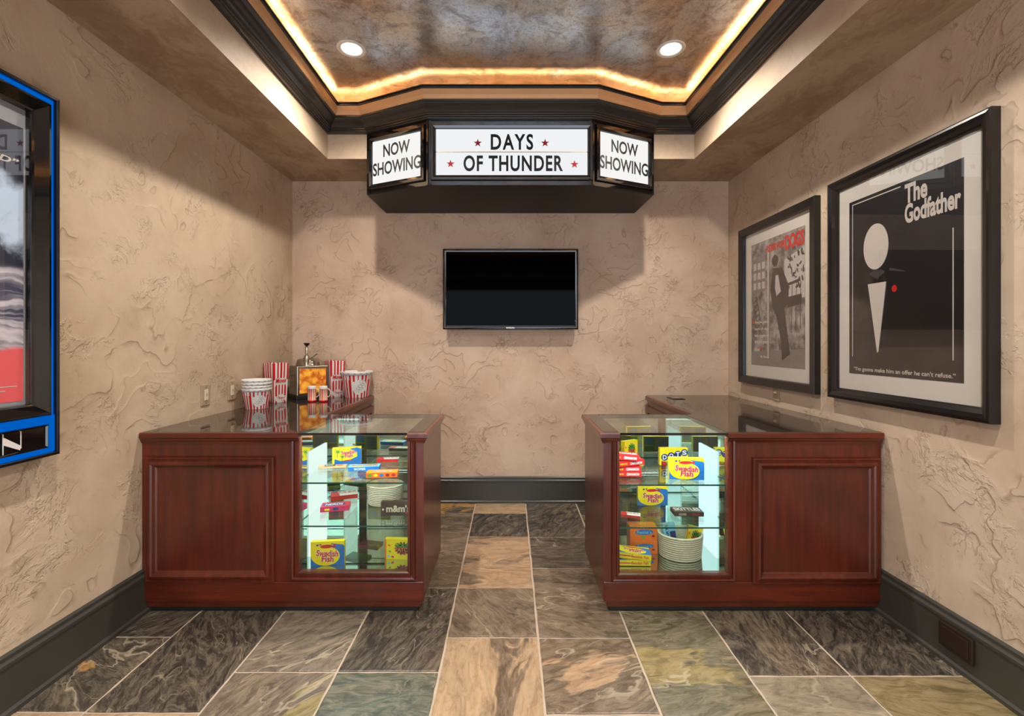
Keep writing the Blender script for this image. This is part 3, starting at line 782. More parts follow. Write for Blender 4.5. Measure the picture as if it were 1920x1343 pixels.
def art_small(t, base, P):
    o = obj('poster_sheet', base, t)
    b = MB(); p, q, r = P(1), P(2), P(3)
    poly(b, [(0,.0),(1,.0),(1,.14),(0,.11)], p, 'g2')                      # pavement
    poly(b, [(.02,.58),(.30,.60),(.30,.92),(.02,.86)], p, 'g2')            # building side
    for u in (.05,.14,.23):
        for v in (.62,.70,.78): poly(b, [(u,v),(u+.06,v),(u+.06,v+.055),(u,v+.055)], q, 'g1')
    for a, d in (((.03,.52),(.18,.24)), ((.10,.56),(.24,.28))):              # ladder
        poly(b, [(a[0],a[1]),(a[0]+.014,a[1]),(d[0]+.014,d[1]),(d[0],d[1])], q, 'g3')
    for k in range(7):
        tt = k/7; poly(b, [(.04+.15*tt,.51-.27*tt),(.11+.14*tt,.54-.27*tt),(.11+.14*tt,.53-.27*tt),(.04+.15*tt,.50-.27*tt)], q, 'g3')
    poly(b, [(.34,.06),(.375,.06),(.375,.93),(.34,.93)], q, 'g1')           # pole
    poly(b, [(.375,.06),(.385,.06),(.385,.93),(.375,.93)], q, 'g3')
    poly(b, [(.66,.50),(1,.50),(1,.86),(.66,.80)], p, 'g1')                 # sunlit wall
    rr = random.Random(3)
    for k in range(40):
        u, v = rr.uniform(.72,.98), rr.uniform(.58,.84); poly(b, ell(u, v, rr.uniform(.008,.03), rr.uniform(.006,.014), rr.uniform(0,3), 7), q, 'g3')
    for k in range(3): poly(b, [(.78+.07*k,.28),(.79+.07*k,.28),(.80+.07*k,.62),(.79+.07*k,.62)], q, 'g3')
    poly(b, [(.70,.60),(.93,.62),(.93,.64),(.70,.62)], q, 'g3'); poly(b, [(.72,.44),(.95,.46),(.95,.53),(.72,.52)], q, 'g3')
    # generic dark standing silhouette
    poly(b, [(.45,.76),(.62,.75),(.74,.60),(.73,.47),(.66,.44),(.70,.30),(.76,.10),(.62,.05),(.60,.20),(.52,.38),(.44,.46),(.40,.60)], r, 'g3')
    poly(b, ell(.49,.815,.06,.045), r, 'g3')
    poly(b, [(.50,.70),(.55,.70),(.60,.57),(.52,.54),(.49,.60)], P(4), 'g1')
    obj('printed_picture', b, o)
    b = MB(); s_ = P(5)
    text(b, 'RESERVOIR', (.33,.90,.67,.95), s_, 'poster_red', .04)
    text(b, 'DOGS', (.68,.875,.985,.972), s_, 'poster_red', .045)
    obj('title_lettering', b, o)
    b = MB()
    lines = ['Are you gonna', 'bark all day,', 'little doggie, or', 'are you gonna']
    for k, s in enumerate(lines): text(b, s, (.08,.335-k*.055,.37,.362-k*.055), s_, 'poster_white', .03)
    text(b, 'bite?', (.08,.115,.185,.142), s_, 'poster_white', .03)
    text(b, 'Mr. Blonde', (.20,.062,.37,.082), s_, 'poster_white', .02)
    text(b, '\u201c', (.03,.345,.07,.365), s_, 'poster_red', .04); text(b, '\u201d', (.19,.122,.235,.142), s_, 'poster_red', .04)
    obj('quote_lettering', b, o)
art_small.base = 'poster_street'
framed(1.753, 2.646, 1.053, 2.281, FPROF_BIG, 1.886, 2.513, 1.199, 2.137, 'large black framed poster, nearer the viewer, white title and pale oval on black', art_big)
framed(2.755, 3.652, 1.051, 2.259, FPROF_SM, 2.883, 3.51, 1.197, 2.112, 'black framed grey street poster with red title, nearer the back wall', art_small)

# ------------------------------------------------------------ lit poster case (left wall)
def _smoke():
    m = NT('poster_smoke'); p = m.pos()
    sep = m.n('ShaderNodeSeparateXYZ'); m.l(p, sep.inputs[0])
    w = m.warp(p, 3.0, .25, 4)
    n = m.noise(w, 3.4, 6, .6)
    z = sep.outputs[2]
    band = m.math('MULTIPLY', m.ramp(z, .72, .86), m.ramp(z, 1.10, .96))
    sm = m.ramp(m.math('ADD', n, m.math('MULTIPLY', band, .16)), .50, .68)
    col = m.mix(sm, c(44,46,60), c(196,214,236))
    wv = m.noise(m.mapping(w, scale=(1,.6,9)), 2.2, 4, .6)
    steps = m.mix(m.ramp(wv, .42, .6), c(70,72,92), c(206,198,204))
    col = m.mix(m.ramp(z, .74, .70), col, steps)
    red = m.ramp(m.math('ADD', z, m.math('MULTIPLY', m.noise(p, 5, 2), .08)), .47, .45)
    col = m.mix(red, col, c(232,86,92))
    m.set(color=col, rough=.5)
    m.l(col, m.b.inputs['Emission Color']); m.b.inputs['Emission Strength'].default_value = .22
    M['poster_smoke'] = m.m
_smoke()
def poster_case():
    d1, d0 = 1.818, .86; z0, z1 = .925, 2.338
    org = Vector((XL, 1.34, z0))
    t = thing('poster_light_box', 'black poster case with a glowing blue edge, above the wall baseboard', 'poster case', org)
    P3 = lambda y, z, h: (h, y-org.y, z-z0)
    path = [(d0,z0),(d0,z1),(d1,z1),(d1,z0)]     # clockwise so inward is right->flip
    path = path[::-1]
    path = [(d0,z0),(d1,z0),(d1,z1),(d0,z1)]
    pf = lambda q, h: P3(q[0], q[1], h)
    obj('housing', sweep(MB(), path, [(0,.0),(0,.062),(.010,.064),(.012,.062),(.012,.048)], True, pf, 'black_satin'), t)
    obj('blue_strip', sweep(MB(), path, [(.012,.048),(.013,.050),(.040,.050)], True, pf, 'blue_glow'), t)
    zi = 1.085
    ip = [(d0+.038,zi),(d1-.038,zi),(d1-.038,z1-.038),(d0+.038,z1-.038)]
    obj('inner_frame', sweep(MB(), ip, [(0,.046),(0,.066),(.005,.072),(.012,.072),(.042,.044),(.048,.040),(.050,.016)], True, pf, 'black_gloss'), t)
    def slab(y0, y1, za, zb, h0, h1, mat):
        m = MB(); m.add([P3(y, z, h) for h in (h0, h1) for y, z in ((y0,za),(y1,za),(y1,zb),(y0,zb))], [(0,1,2,3),(4,5,6,7),(0,1,5,4),(1,2,6,5),(2,3,7,6),(3,0,4,7)], mat); return m
    obj('backing', slab(d0+.07, d1-.07, zi+.04, z1-.07, .001, .018, 'grey_mat'), t)
    py0, py1, pz0, pz1 = 1.03, 1.722, 1.150, 2.178
    sh = obj('poster_sheet', slab(py0, py1, pz0, pz1, .018, .0195, 'poster_smoke'), t)
    b = MB(); Q = lambda u, v: P3(u, v, .0202)   # text reads along increasing y
    text(b, '\u201cTHIS IS MY FRIEND\u201d', (1.22, 2.030, 1.705, 2.052), Q, 'poster_white', .03, .3)
    text(b, 'THE', (1.22, 2.075, 1.70, 2.155), Q, 'poster_red', .03) if False else None
    for k, zz in enumerate((1.205, 1.190)):
        poly(b, [(1.1,zz),(1.70-.04*k,zz),(1.70-.04*k,zz+.0035),(1.1,zz+.0035)], Q, 'poster_white')
    obj('caption', b, sh)
    obj('picture_glass', slab(d0+.08, d1-.08, zi+.05, z1-.08, .034, .0355, 'pglass'), t)
    # console
    obj('console', slab(d0+.020, d1-.014, z0+.016, zi-.001, .02, .056, 'blue_glow'), t)
    cf = MB(); sweep(cf, [(d0+.06,z0+.036),(d1-.050,z0+.036),(d1-.050,zi-.034),(d0+.06,zi-.034)], [(0,.056),(0,.068),(.004,.070),(.008,.064),(.008,.056)], True, pf, 'black_gloss')
    cs = obj('display_window', cf, t)
    obj('display_glass', slab(d0+.066, d1-.056, z0+.042, zi-.040, .056, .062, 'black_gloss'), cs)
    b = MB(); R_ = lambda u, v: P3(u, v, .0626); za, zb = z0+.044, zi-.042; h = zb-za
    u = 1.665
    poly(b, [(u-.053,za),(u-.049,za),(u-.049,zb),(u-.053,zb)], R_, 'white'); poly(b, [(u+.006,za+.01),(u+.010,za+.01),(u+.010,zb),(u+.006,zb)], R_, 'white')
    poly(b, [(u-.049,zb-.012),(u+.006,za+.022),(u+.006,za+.004),(u-.049,zb-.040)], R_, 'white')
    e0 = ell(u-.105, (za+zb)/2, .040, h*.48); e1 = ell(u-.105, (za+zb)/2, .036, h*.48-.004)
    n = len(e0); b.add([R_(*p) for p in e0+e1], [(i,(i+1)%n,(i+1)%n+n,i+n) for i in range(n)], 'white')
    for w0 in (1.0, 1.2): poly(b, [(w0,za),(w0+.004,za),(w0+.004,zb),(w0,zb)], R_, 'white')
    obj('lettering', b, cs)
poster_case()

# ------------------------------------------------------------ wall plates
def switch(loc, label):
    t = thing('wall_switch', label, 'switch', loc, group='switch plates above the left counter')
    obj('plate', MB().box(0, .007, -.040, .040, -.064, .064, 'plate'), t, bevel=.003)
    obj('rocker', MB().box(.007, .011, -.017, .017, -.033, .033, 'cream'), t, bevel=.002)
    b = MB()
    for z in (-.048, .048): b.box(.007, .0082, -.003, .003, z-.003, z+.003, 'dsteel')
    b.box(.011, .0125, -.004, .004, -.008, .010, 'plate'); obj('screw', b, t)
    return t
switch((XL, 2.775, 1.047), 'stone coloured light switch plate on the left wall, nearer the viewer')
switch((XL, 3.035, 1.048), 'stone coloured light switch plate on the left wall, beside the striped tubs')
t = thing('wall_jack', 'small brown jack plate on the right wall below the grey street poster', 'socket', (XR(3.2), 3.2, 1.002))
obj('plate', MB().box(-.006, 0, -.036, .036, -.045, .045, 'plate'), t, bevel=.002)
obj('connector', MB().lathe([(.0,.016),(.006,.016),(.008,.008),(.010,0)], 12, 'cream', Matrix.Translation((-.006,0,.012)) @ Matrix.Rotation(-PI/2, 4, 'Y')), t)
M['brown_plate'] = plain('brown_plate', c(48,34,28), .3)
t = thing('baseboard_outlet', 'dark brown outlet cover set in the baseboard below the large poster', 'outlet', (XR(1.9)-.020, 1.9, .118))
obj('plate', MB().box(-.014, 0, -.072, .072, -.050, .052, 'brown_plate'), t, bevel=.003)
obj('flap', MB().box(-.018, -.014, -.058, .058, -.036, .038, 'brown_plate'), t, bevel=.002)

# ------------------------------------------------------------ things on the left counter
stripes = lambda n, a='red', b_='white', duty=.5: (lambda f: a if (f*n) % 1 < duty else b_)
def bucket_mesh():
    H, r0, r1 = .150, .080, .103
    n = 96; prof = []
    rows_ = 14
    for j in range(rows_+1): prof.append((r0+(r1-r0)*j/rows_, H*j/rows_))
    def mf(f, j, z):
        patch = ((f-.80)/.085)**2+((z-.070)/.050)**2
        w = 1+.18*math.sin(f*60)+.12*math.sin(z*140)
        if patch < w: return 'white'
        if z > .118 and (f*44) % 1 < .2: return 'white'
        return 'red' if (f*22) % 1 < .52 else 'white'
    b = MB(); b.lathe(prof, n, None, matfn=mf)
    b.lathe([(.0,.004),(r0-.003,.004)], n, 'white'); b.lathe([(r0,0),(r0-.002,.004)], n, 'dsteel')
    return b, H, r1
def rim_mesh(H, r1):
    b = MB(); b.lathe([(r1-.001,H-.002),(r1+.004,H-.002),(r1+.0065,H+.018),(r1+.004,H+.022),(r1,H+.021),(r1-.002,H+.014),(.078,.006)], 64, 'white')
    return b
def rim_print(H, r1):
    b = MB(); r = r1+.0058
    for k in range(16):
        a = 2*PI*k/16
        for i, (o, w_, h_) in enumerate(((-.05,.03,.006),(-.005,.035,.0045),(.045,.03,.006))):
            pts = [(a+o-w_/2, H+.006), (a+o+w_/2, H+.006), (a+o+w_/2*.8, H+.006+h_), (a+o-w_/2*.6, H+.006+h_)]
            b.add([(r*math.cos(x)*1.004, r*math.sin(x)*1.004, z) for x, z in pts], [(0,1,2,3)], 'ink')
    return b
def popcorn_art(H, r0, r1):
    """outlined popcorn drawing on the tub front, thin dark squiggles"""
    b = MB(); rr = random.Random(2)
    for k in range(9):
        f, z = rr.uniform(.74,.86)*2*PI, rr.uniform(.035,.105)
        for i in range(9):
            a0, a1 = 2*PI*i/12, 2*PI*(i+1)/12; R_ = .014
            P = []
            for a, q in ((a0,R_),(a1,R_),(a1,R_-.0014),(a0,R_-.0014)):
                th = f+q*math.cos(a)/.092; zz = z+q*math.sin(a)*.8; r = r0+(r1-r0)*zz/H+.0006; P.append((r*math.cos(th), r*math.sin(th), zz))
            b.add(P, [(0,1,2,3)], 'ink')
    return b
mb, H, r1 = bucket_mesh()
proto = thing('popcorn_bucket', '', 'popcorn tub', (0,0,0))
obj('tub', mb, proto); rm = obj('rim', rim_mesh(H, r1), proto); obj('rim_lettering', rim_print(H, r1), rm, recalc=False); obj('popcorn_drawing', popcorn_art(H, .080, .103), proto, recalc=False)
bl = ['red striped popcorn tub, bottommost of the nested stack on the left counter', 'red striped popcorn tub, second from the bottom of the nested stack',
      'red striped popcorn tub, second from the top of the nested stack', 'red striped popcorn tub, topmost of the nested stack on the left counter']
for i in range(4):
    k = proto if i == 0 else copy_tree(proto)
    k.location = (-1.738-.002*(i%2), 3.12, ZT+.001+i*.0205); k.rotation_euler = (0, 0, .35+.5*i); k['label'] = bl[i]; k['group'] = 'popcorn tubs in a nested stack'
    k.scale = (.84, .84, .80)
k = copy_tree(proto); k.location = (-1.273, 3.775, ZT+.001); k.rotation_euler = (0,0,.18); k.scale = (1.17, 1.17, 1.24)
k['label'] = 'single red striped popcorn tub at the back wall, right of the tall carton'; k['group'] = 'popcorn tubs'

def carton(name, label, loc, rot):
    t = thing(name, label, 'popcorn carton', loc, (0,0,rot), 'tall popcorn cartons')
    H, w0, w1 = .292, .052, .061
    b = MB(); n = 30; m_ = 24
    for side in range(4):
        R_ = Matrix.Rotation(side*PI/2, 4, 'Z'); vs = []; fs = []; ms = []
        for j in range(m_+1):
            v = j/m_; 
            for i in range(n+1):
                u = i/n; w = w0+(w1-w0)*v
                z = H*v
                if j == m_: z += .008*math.sin(u*PI)
                vs.append((-w+2*w*u, -w-.004*math.sin(u*PI)*v, z))
        for j in range(m_):
            v = (j+.5)/m_
            for i in range(n):
                u = (i+.5)/n; fs.append((j*(n+1)+i, j*(n+1)+i+1, (j+1)*(n+1)+i+1, (j+1)*(n+1)+i))
                cen = abs(u-.5)
                ban = abs(v-.56+.30*cen*cen) < .085 and side % 2 == 0
                low = ((u-.5)/.45)**2+((v-.10)/.10)**2 < 1 and side % 2 == 0
                st = int(u*9+.0) % 2 == (0 if v > .5 else 1) if side % 2 == 0 else int(u*9) % 2 == 0
                ms.append('white' if (ban or low and (i+j) % 5 < 4 or v > .985) else ('red' if st else 'white'))
        b.add(vs, fs, ms, R_)
    b.add([(-w0,-w0,.002),(w0,-w0,.002),(w0,w0,.002),(-w0,w0,.002)], [(0,1,2,3)], 'white')
    body = obj('carton_body', b, t)
    for side in (0,):
        b = MB(); P = lambda u, v: (u, -.0618-.0015, v)
        text(b, 'Movie', (-.046, .150, .040, .182), P, 'red', .02, .35)
        text(b, 'Theater', (-.03, .030, .034, .044), P, 'red', .015, .3)
        obj('lettering', b, body)
    return t
carton('popcorn_carton', 'tall red striped popcorn carton between the tub stack and the warmer', (-1.772, 3.44, ZT+.001), math.radians(62))
carton('popcorn_carton', 'tall red striped popcorn carton right of the warmer near the back wall', (-1.468, 3.80, ZT+.001), math.radians(46))

def _cheese():
    m = NT('nacho_picture'); p = m.pos(); w = m.warp(p, 18, .05, 3)
    n = m.n('ShaderNodeTexVoronoi'); m.l(w, n.inputs['Vector']); n.inputs['Scale'].default_value = 17
    f = m.ramp(n.outputs['Distance'], .1, .75)
    col = m.mix(f, c(248,176,56), c(190,86,20)); col = m.mix(m.ramp(m.noise(w, 40, 4, .7), .5, .7, 0, .7), col, c(250,204,110))
    m.set(color=col, rough=.35); M['cheese'] = m.m
    m.l(col, m.b.inputs['Emission Color']); m.b.inputs['Emission Strength'].default_value = .25
_cheese()
def warmer():
    t = thing('cheese_warmer', 'stainless nacho cheese warmer with pump and orange lit front panel', 'food warmer', (-1.651, 3.725, ZT), (0,0,math.radians(42)))
    obj('base', MB().box(-.126, .126, -.104, .104, 0, .030, 'black_matt'), t, bevel=.003)
    b = MB(); b.box(-.120, .120, -.100, .100, .030, .262, 'steel'); bo = obj('body', b, t, bevel=.004)
    obj('front_panel', MB().box(-.102, .102, -.1035, -.0995, .048, .240, 'cheese'), bo)
    obj('lid', MB().lathe([(.092,.262),(.092,.270),(.088,.274),(.088,.285),(.080,.308),(.070,.316),(.030,.322),(.0,.324)], 40, 'steel', Matrix.Translation((-.005,0,0))), t)
    obj('lid_collar', MB().lathe([(.026,.262),(.026,.325),(.018,.338),(.016,.348),(.0,.349)], 24, 'steel', Matrix.Translation((-.035,-.060,0))), t)
    pm = obj('pump_rod', MB().lathe([(.010,.33),(.010,.425),(.0,.425)], 16, 'steel', Matrix.Translation((-.035,-.060,0))), t)
    obj('pump_knob', MB().lathe([(.008,.418),(.010,.424),(.022,.438),(.024,.446),(.0,.448)], 20, 'black_satin', Matrix.Translation((-.035,-.060,0))), pm)
    obj('lever', MB().tube([(-.012,-.060,.318),(.020,-.050,.334),(.045,-.040,.352),(.055,-.036,.354)], .0045, 'dsteel'), t)
warmer()
def mug():
    t = thing('popcorn_shaker', '', 'mug')
    st = lambda f, j, z: 'red' if z < .012 else ('white' if z > .098 else ('red' if (f*13) % 1 < .5 else 'cream'))
    b = MB(); b.lathe([(.0,0),(.030,0),(.031,.003),(.031,.012),(.030,.0125),(.030,.098),(.0305,.099)], 68, None, matfn=st); obj('cup', b, t)
    b = MB().lathe([(.0305,.098),(.029,.106),(.029,.114),(.026,.118),(.024,.116),(.024,.108),(.0,.106)], 32, 'white'); obj('lid', b, t)
    pts = [(.029+.026*math.sin(a), 0, .065+.031*math.cos(a)) for a in [PI*k/12 for k in range(13)]]
    obj('handle', MB().tube(pts, .0038, 'cream'), t)
    return t
m0 = mug(); m1 = copy_tree(m0)
m0.location = (-1.512, 3.47, ZT+.001); m1.location = (-1.425, 3.47, ZT+.001)
m0['label'] = 'small red striped mug with handle before the warmer, left of two'; m1['label'] = 'small red striped mug with handle before the warmer, right of two'
for k in (m0, m1): k['group'] = 'small striped mugs'

# ------------------------------------------------------------ candy
def box_place(w, h, d, layer):        # front face, u,v in 0..1
    return lambda u, v: (-w/2+w*u, -d/2-.0003*layer, h*v)
def spine_place(w, h, d, layer):      # bottom face (faces the viewer when the box lies on its back)
    return lambda u, v: (-w/2+w*u, -d/2+d-d*v if False else (d/2-d*(1-v))*1.0, -.0003*layer)
def candy(name, label, cat, w, h, d, loc, rz, lie, art, side, tilt=0.0, roll=0.0):
    t = thing(name, label, cat, loc, (0,0,rz), 'candy boxes in the display cases')
    if lie: R_ = Matrix.Translation((0, 0, d/2)) @ Matrix.Rotation(-PI/2, 4, 'X') @ Matrix.Translation((0, 0, 0))
    else: R_ = Matrix.Identity(4)
    # lying: front (-y) turns up (+z), bottom (z=0) faces the viewer (-y)
    R_ = Matrix.Rotation(roll, 4, 'Y') @ Matrix.Rotation(tilt, 4, 'X') @ R_
    b = MB(); b.box(-w/2, w/2, -d/2, d/2, 0, h, side, R_)
    bo = obj('carton', b, t, bevel=.0008, seg=1)
    pr = MB()
    F = lambda layer: (lambda u, v: tuple(R_ @ Vector(box_place(w,h,d,layer)(u, v))))
    B_ = lambda layer: (lambda u, v: tuple(R_ @ Vector((-w/2+w*u, d/2-d*v, -.0003*layer))))
    if lie: B_ = lambda layer: (lambda u, v: tuple(R_ @ Vector((-w/2+w*u, d/2-d*v, -.0003*layer))))
    art(pr, F, B_, w/h)
    obj('printed_face', pr, t, recalc=False)
    if min(w, h) > .06 and not lie:
        K = lambda u, v: tuple(R_ @ Vector((w/2-w*u, d/2+.0004, h*v))); K2 = lambda u, v: tuple(R_ @ Vector((w/2-w*u, d/2+.0008, h*v)))
        bk = MB(); poly(bk, [(.06,.12),(.50,.12),(.50,.88),(.06,.88)], K, 'white'); poly(bk, [(.58,.45),(.94,.45),(.94,.9),(.58,.9)], K, 'lblue'); poly(bk, [(.58,.1),(.94,.1),(.94,.36),(.58,.36)], K, 'green')
        for q in range(8): poly(bk, [(.10,.80-q*.085),(.46-.04*(q%3),.80-q*.085),(.46-.04*(q%3),.785-q*.085),(.10,.785-q*.085)], K2, 'ink')
        obj('printed_back', bk, t, recalc=False)
    return t
def cl(mb, pts, pl_, mat):
    pts = clip(pts, 0, 0, 1, 1)
    if len(pts) > 2: poly(mb, pts, pl_, mat)
def otext(mb, s, rect, F, l0, mat, omat, off=.02, grow=.035, rot=0, shear=0):
    if omat: text(mb, s, rect, F(l0), omat, off, shear, rot, grow)
    text(mb, s, rect, F(l0+1), mat, off, shear, rot)
def a_fish(mb, F, B, asp):
    cl(mb, [(0,0),(1,0),(1,1),(0,1)], F(1), 'blue')
    cl(mb, ell(.44,.46,.44,.46), F(2), 'yellow')
    cl(mb, [(0,.50),(.25,.3),(.55,.86),(.62,.92),(.95,.86),(1.0,.80),(1,1),(0,1)], F(3), 'yellow')
    cl(mb, ell(.80,.60,.27,.20,-.9), F(4), 'blue'); cl(mb, ell(.53,.40,.335,.37), F(5), 'yellow')
    cl(mb, ell(.47,.80,.19,.075,.05)+[], F(6), 'red'); cl(mb, [(.60,.80),(.74,.88),(.72,.74)], F(6), 'red')
    cl(mb, ell(.20,.86,.035,.04,-.6), F(6), 'navy'); cl(mb, ell(.29,.88,.025,.035,-.6), F(6), 'navy')
    otext(mb, 'Swedish', (.18,.40,.82,.64), F, 7, 'red', 'white', .03, .035, -.10)
    otext(mb, 'Fish', (.34,.17,.68,.40), F, 7, 'red', 'white', .03, .035, -.06)
    cl(mb, ell(.19,.5,.09,.30,PI/2-.05), B(1), 'red'); text(mb, 'Swedish Fish', (.40,.25,.92,.75), B(1), 'red', .02)
def a_fish_tropic(mb, F, B, asp):
    cl(mb, [(0,0),(1,0),(1,1),(0,1)], F(1), 'yellow')
    cl(mb, [(.08,0),(1,0),(1,.9),(.85,.98),(.6,.92),(.85,.70),(.86,.45),(.6,.26),(.3,.22),(.08,.35)], F(2), 'blue')
    for x, y, k in ((.17,.66,1.0),(.33,.36,.8)):
        cl(mb, [(x-.01,y-.22*k),(x+.005,y-.22*k),(x+.03,y+.1),(x+.015,y+.1)], F(3), 'brown')
        for a in range(6): cl(mb, ell(x+.02+.06*k*math.cos(a*1.05), y+.12+.06*k*math.sin(a*1.05), .065*k, .02, a*1.05, 10), F(3), 'green')
    otext(mb, 'Swedish', (.32,.62,.80,.82), F, 7, 'red', 'white', .03, .035, .10)
    otext(mb, 'Fish', (.44,.42,.70,.62), F, 7, 'red', 'white', .03, .035, .10)
    cl(mb, ell(.52,.24,.16,.03,.15), F(4), 'red')
def a_sour(mb, F, B, asp):
    cl(mb, [(0,0),(1,0),(1,1),(0,1)], F(1), 'yellow'); cl(mb, [(0,0),(.05,0),(.05,1),(0,1)], F(2), 'orange')
    for k in range(14):
        a = 2*PI*k/14; cl(mb, ell(.56+.20*math.cos(a), .56+.26*math.sin(a), .075, .03, a, 8), F(2), 'ink')
    cl(mb, ell(.56,.55,.23,.24), F(3), 'ink')
    otext(mb, 'SOUR', (.34,.62,.80,.80), F, 4, 'green', None, .03); otext(mb, 'PATCH', (.33,.40,.82,.60), F, 4, 'orange', None, .03); otext(mb, 'KIDS', (.46,.26,.68,.38), F, 4, 'red', None, .02)
    for u, v, m_ in ((.14,.70,'orange'),(.16,.40,'green'),(.12,.18,'lblue'),(.92,.25,'green'),(.25,.14,'pink')): cl(mb, ell(u,v,.04,.06,.5,10), F(3), m_)
def a_dots(mb, F, B, asp):
    cl(mb, [(0,0),(1,0),(1,1),(0,1)], F(1), 'yellow'); cl(mb, [(.05,.0),(1,0),(1,.22),(.5,.16),(.05,.24)], F(2), 'dred')
    for k, s in enumerate('DOTS'):
        cx, cy = .17+.235*k, .46+.09*k
        cl(mb, ell(cx,cy,.125,.20), F(3+k*.5), 'navy'); text(mb, s, (cx-.065,cy-.12,cx+.065,cy+.12), F(6), 'white', .03)
    for k in range(7): cl(mb, ell(.15+.12*k,.10+.04*(k%2),.05,.07), F(4), ('red','green','orange','pink')[k%4])
def a_tamale(mb, F, B, asp):
    cl(mb, [(0,0),(1,0),(1,1),(0,1)], F(1), 'red'); otext(mb, 'HOT TAMALES', (.05,.35,.95,.75), F, 3, 'white', 'dred', .02, .02)
    cl(mb, [(0,0),(1,0),(1,1),(0,1)], B(1), 'red')
    text(mb, 'FIERCE', (.18,.35,.42,.65), B(2), 'yellow', .02); text(mb, 'CINNAMON', (.52,.25,.92,.75), B(2), 'white', .03)
def a_blue(mb, F, B, asp):
    cl(mb, [(0,0),(1,0),(1,1),(0,1)], F(1), 'lblue'); otext(mb, 'SweeTARTS', (.08,.30,.92,.72), F, 3, 'orange', 'navy', .02, .03)
    cl(mb, ell(.3,.2,.2,.1), F(2), 'yellow'); cl(mb, ell(.7,.85,.2,.1), F(2), 'green')
    cl(mb, [(0,0),(1,0),(1,1),(0,1)], B(1), 'blue'); text(mb, 'ROPES', (.2,.25,.55,.75), B(2), 'white', .02)
def a_orange(mb, F, B, asp):
    cl(mb, [(0,0),(1,0),(1,1),(0,1)], F(1), 'orange'); otext(mb, "Reese\u2019s", (.2,.3,.8,.75), F, 3, 'blue', 'yellow', .02, .02)
    cl(mb, [(0,0),(1,0),(1,1),(0,1)], B(1), 'orange')
    for k, m_ in enumerate(('green','yellow','blue','dred','red')): cl(mb, ell(.12+.19*k,.5,.065,.3), B(2), m_)
def a_nerds(mb, F, B, asp):
    cl(mb, [(0,0),(1,0),(1,1),(0,1)], F(1), 'pink'); cl(mb, ell(.45,.5,.4,.3), F(2), 'navy'); otext(mb, 'NERDS', (.15,.32,.75,.68), F, 3, 'white', 'navy', .02, .03)
    cl(mb, [(.85,0),(1,0),(1,1),(.85,1)], F(2), 'red')
    cl(mb, [(0,0),(1,0),(1,1),(0,1)], B(1), 'pink'); cl(mb, [(.15,.3),(.32,.3),(.32,.7),(.15,.7)], B(2), 'yellow'); cl(mb, [(.44,.2),(.62,.2),(.62,.8),(.44,.8)], B(2), 'navy')
def a_mm(mb, F, B, asp):
    cl(mb, [(0,0),(1,0),(1,1),(0,1)], F(1), 'brown'); otext(mb, "m&m\u2019s", (.18,.28,.92,.74), F, 3, 'cream', 'ink', .035, .02)
    cl(mb, ell(.85,.20,.07,.12), F(3), 'red'); cl(mb, ell(.07,.45,.03,.08), F(3), 'white')
def a_dark(mb, F, B, asp):
    cl(mb, [(0,0),(1,0),(1,1),(0,1)], F(1), 'brown'); otext(mb, 'SKITTLES', (.06,.3,.94,.8), F, 3, 'white', 'dred', .03, .02)
    cl(mb, [(0,0),(1,0),(1,1),(0,1)], B(1), 'brown'); text(mb, 'COOKIE', (.15,.25,.4,.75), B(2), 'cream', .01); text(mb, 'DOUGH', (.62,.3,.85,.7), B(2), 'red', .01)
def a_pop(mb, F, B, asp):
    cl(mb, [(0,0),(1,0),(1,1),(0,1)], F(1), 'orange'); cl(mb, ell(.52,.62,.34,.2,.06), F(2), 'blue'); otext(mb, 'Reese\u2019s', (.26,.52,.78,.74), F, 3, 'lblue', 'navy', .02, .03)
    cl(mb, ell(.48,.28,.07,.10), F(3), 'green'); cl(mb, ell(.85,.35,.06,.08), F(3), 'dred')
def a_red(mb, F, B, asp):
    cl(mb, [(0,0),(1,0),(1,1),(0,1)], F(1), 'white'); cl(mb, [(0,0),(.35,0),(.25,1),(0,1)], F(2), 'red'); otext(mb, 'JUNIOR MINTS', (.2,.35,.95,.7), F, 3, 'red', None, .02)
    for k in range(5): cl(mb, ell(.15+.18*k,.82,.06,.06,.4), F(2), ('green','red')[k%2])
    cl(mb, [(0,0),(1,0),(1,1),(0,1)], B(1), 'red')
def a_bar(mb, F, B, asp):
    cl(mb, [(0,0),(1,0),(1,1),(0,1)], F(1), 'peach'); cl(mb, [(.22,0),(.62,0),(.58,1),(.2,1)], F(2), 'brown'); otext(mb, 'BAR', (.27,.3,.52,.7), F, 3, 'white', None, .02); cl(mb, [(.64,.2),(.9,.3),(.9,.6),(.66,.8)], F(2), 'dred')

def X_(px, d): return (px-957)*d/853.3
zl1, zl2, zl0 = .659, .440, .2095
e_ = .0006
# left case, bottom
candy('candy_box', 'upright yellow and blue fish candy box on the mirrored floor of the popcorn counter case', 'candy box', .168, .125, .028, (X_(615,2.37), 2.375, zl0+e_), .10, False, a_fish, 'yellow')
candy('candy_box', 'yellow candy box with green and orange lettering in the bottom of the popcorn counter case', 'candy box', .172, .108, .030, (X_(752,2.43), 2.44, zl0+e_), -.05, False, a_sour, 'yellow')
# left case, lower shelf
candy('candy_box', 'flat pink and red candy box, lower shelf of the popcorn counter case', 'candy box', .150, .078, .026, (X_(629,2.50), 2.49, zl2+.003), .22, True, a_nerds, 'pink')
candy('candy_box', 'dark brown chocolate candy box standing on the lower shelf, popcorn counter case', 'candy box', .168, .074, .026, (X_(744,2.44), 2.45, zl2+e_), 0.03, False, a_mm, 'brown')
candy('candy_box', 'red and white candy box lying behind the pink box, popcorn counter case', 'candy box', .150, .085, .024, (X_(648,2.70), 2.68, zl2+.003), .35, True, a_red, 'green')
